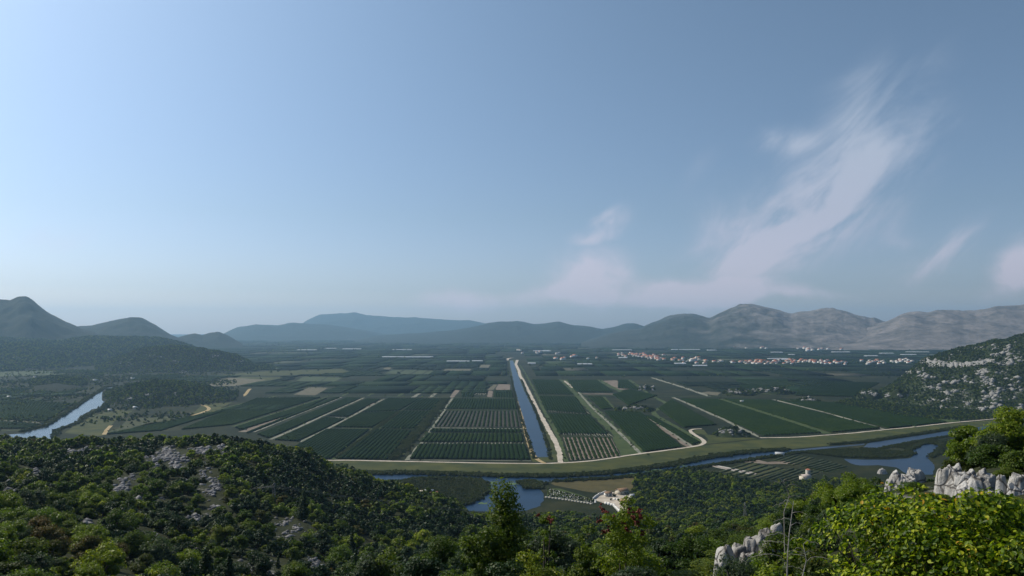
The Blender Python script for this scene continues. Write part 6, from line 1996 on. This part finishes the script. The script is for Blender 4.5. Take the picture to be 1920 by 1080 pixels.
def wall_line(name, pix, h, th, label, mat='stone_wall', cat='wall'):
    m = MB()
    Pn = [G(*p) for p in pix]
    for a, b in zip(Pn[:-1], Pn[1:]):
        L = float(np.linalg.norm(b - a))
        n = max(1, int(L / 3))
        an = math.atan2(b[1] - a[1], b[0] - a[0])
        for i in range(n):
            c = a + (b - a) * (i + 0.5) / n
            m.box(-L / n / 2 * 0.99, L / n / 2 * 0.99, -th / 2, th / 2, -0.2, h * random.uniform(0.85, 1.1), an, (c[0], c[1]))
    o = m.build(name, M[mat])
    tag(o, label, cat)


wall_line('garden_wall', [(1022, 933), (1060, 938), (1112, 946)], 1.1, 0.9, 'long pale wall along the near side of the planted beds')
wall_line('yard_wall', [(1112, 937), (1122, 929), (1136, 924)], 1.8, 0.8, 'white wall at the back of the farmstead yard', 'plaster')
wall_line('yard_wall', [(1134, 945), (1150, 949), (1162, 962)], 2.2, 1.2, 'white terrace wall at the near side of the yard', 'plaster')
wall_line('yard_wall', [(1150, 937), (1166, 940)], 1.6, 0.8, 'short white wall across the middle of the yard', 'plaster')
for i, (px, row, R_, lab_) in enumerate([(1152, 931, 2.4, 'dark tree in the middle of the white yard'), (1160, 940, 1.6, 'small dark bush in the farmstead yard'), (1146, 938, 1.2, 'little bush by the yard wall')]):
    g = G(px, row)
    tree_me = plant_proto('yard_tree%d' % i, 880 + i, R_, R_ * 1.4, 2600, 0.3, 'leaf_dark', lumps=12, base=0.1)
    o = empty('tree', tuple(g))
    tag(o, lab_, 'tree')
    link(bpy.data.objects.new('crown', tree_me[0]), o)
    link(bpy.data.objects.new('trunk', tree_me[1]), o)
# planted beds: dark plants on pale ground
poly('planted_bed', [(1024, 931), (1028, 916), (1045, 915), (1075, 924), (1112, 936), (1110, 943)], 0.05, M['verge'], 'beds beside the pool', step=8, jag=0.5)
mb = MB()
bp, bs_ = [], []
for r_ in range(4):
    for i in range(24):
        t = i / 23
        a = np.array([1028 + 84 * t, 918 + r_ * 4.0 + (20 - r_ * 2.6) * t])
        g = G(*a)
        bp.append(g + np.array([rng.normal() * 0.2, rng.normal() * 0.3, 0]))
        bs_.append(rng.uniform(1.0, 1.5))
        mb.box(-0.9, 0.9, -1.6, 1.6, 0.0, 0.35, rng.uniform(-0.1, 0.1), (g[0] + 1.8, g[1]))
bp = np.array(bp)
scatter('bed_plants', bp, rng.integers(0, 6, len(bp)), np.array(bs_), rng.uniform(0, 6.28, len(bp)), PF, 'rows of small dark plants in the beds')
tag(mb.build('bed_covers', M['plaster']), 'pale squares of ground cover between the planted rows', kind='stuff')
poly('nursery_strip', [(1330, 874), (1338, 871), (1420, 887), (1414, 891)], 0.06, M['stone_wall'], 'pale strip of a nursery bed', step=6, jag=0.3)
mb = MB()
for i in range(44):
    g = G(1333 + 84 * i / 43, 873.5 + 15.5 * i / 43)
    mb.box(-0.9, 0.9, -1.4, 1.4, 0.07, 0.6, rng.uniform(-0.2, 0.2), (g[0], g[1]))
tag(mb.build('nursery_covers', M['paleroof']), 'row of pale covers along the nursery bed', kind='stuff')
# dark small plots between river and wood
for q, kw in [([(1345, 885), (1420, 897), (1475, 880), (1405, 866)], dict(rowgap=9, wid=4.0, hgt=1.2, sparse=0.5, floor='marsh')), ([(1430, 898), (1490, 902), (1540, 886), (1482, 878)], dict(rowgap=6, wid=4.0, hgt=1.4, floor='marsh', sparse=0.2)),
              ([(1500, 874), (1550, 886), (1590, 876), (1540, 862)], dict(rowgap=7, wid=4.6, hgt=1.4, floor='verge', sparse=0.1)), ([(1450, 862), (1492, 874), (1530, 860), (1482, 851)], dict(rowgap=7, wid=4, hgt=1.2, floor='marsh', sparse=0.2))]:
    orchard(q, label='small cultivated plot by the river', name='garden_plot', mat='reed', **kw)
ribbon('bare_patch', [(1400, 862), (1440, 868), (1480, 866)], 22, 0.07, M['bare'], None, step=8, jit=0.5)
g = G(1462, 854)
me = house_meshes(10, 6, 2.6, 1.2, 'plaster', 'greenhouse')
o = empty('shed', tuple(g), -0.3)
tag(o, 'white shed by the narrow channel', 'shed')
link(bpy.data.objects.new('wall', me[0]), o)
link(bpy.data.objects.new('roof', me[1]), o)

# ------------------------------------------------------------------ haze: one closed box of air
hz = MB()
hz.box(-16500, 16500, -1200, 22500, -3.5, 700)
hm, ht, ho = new_mat('air')
pv = ht.node('ShaderNodeVolumePrincipled', ins={'Color': (0.43, 0.72, 1.0, 1), 'Density': HAZE_DENSITY, 'Anisotropy': 0.35})
ht.l.new(pv.outputs[0], ho.inputs['Volume'])
tag(hz.build('haze', hm), 'thin blue summer haze over the valley', kind='stuff')
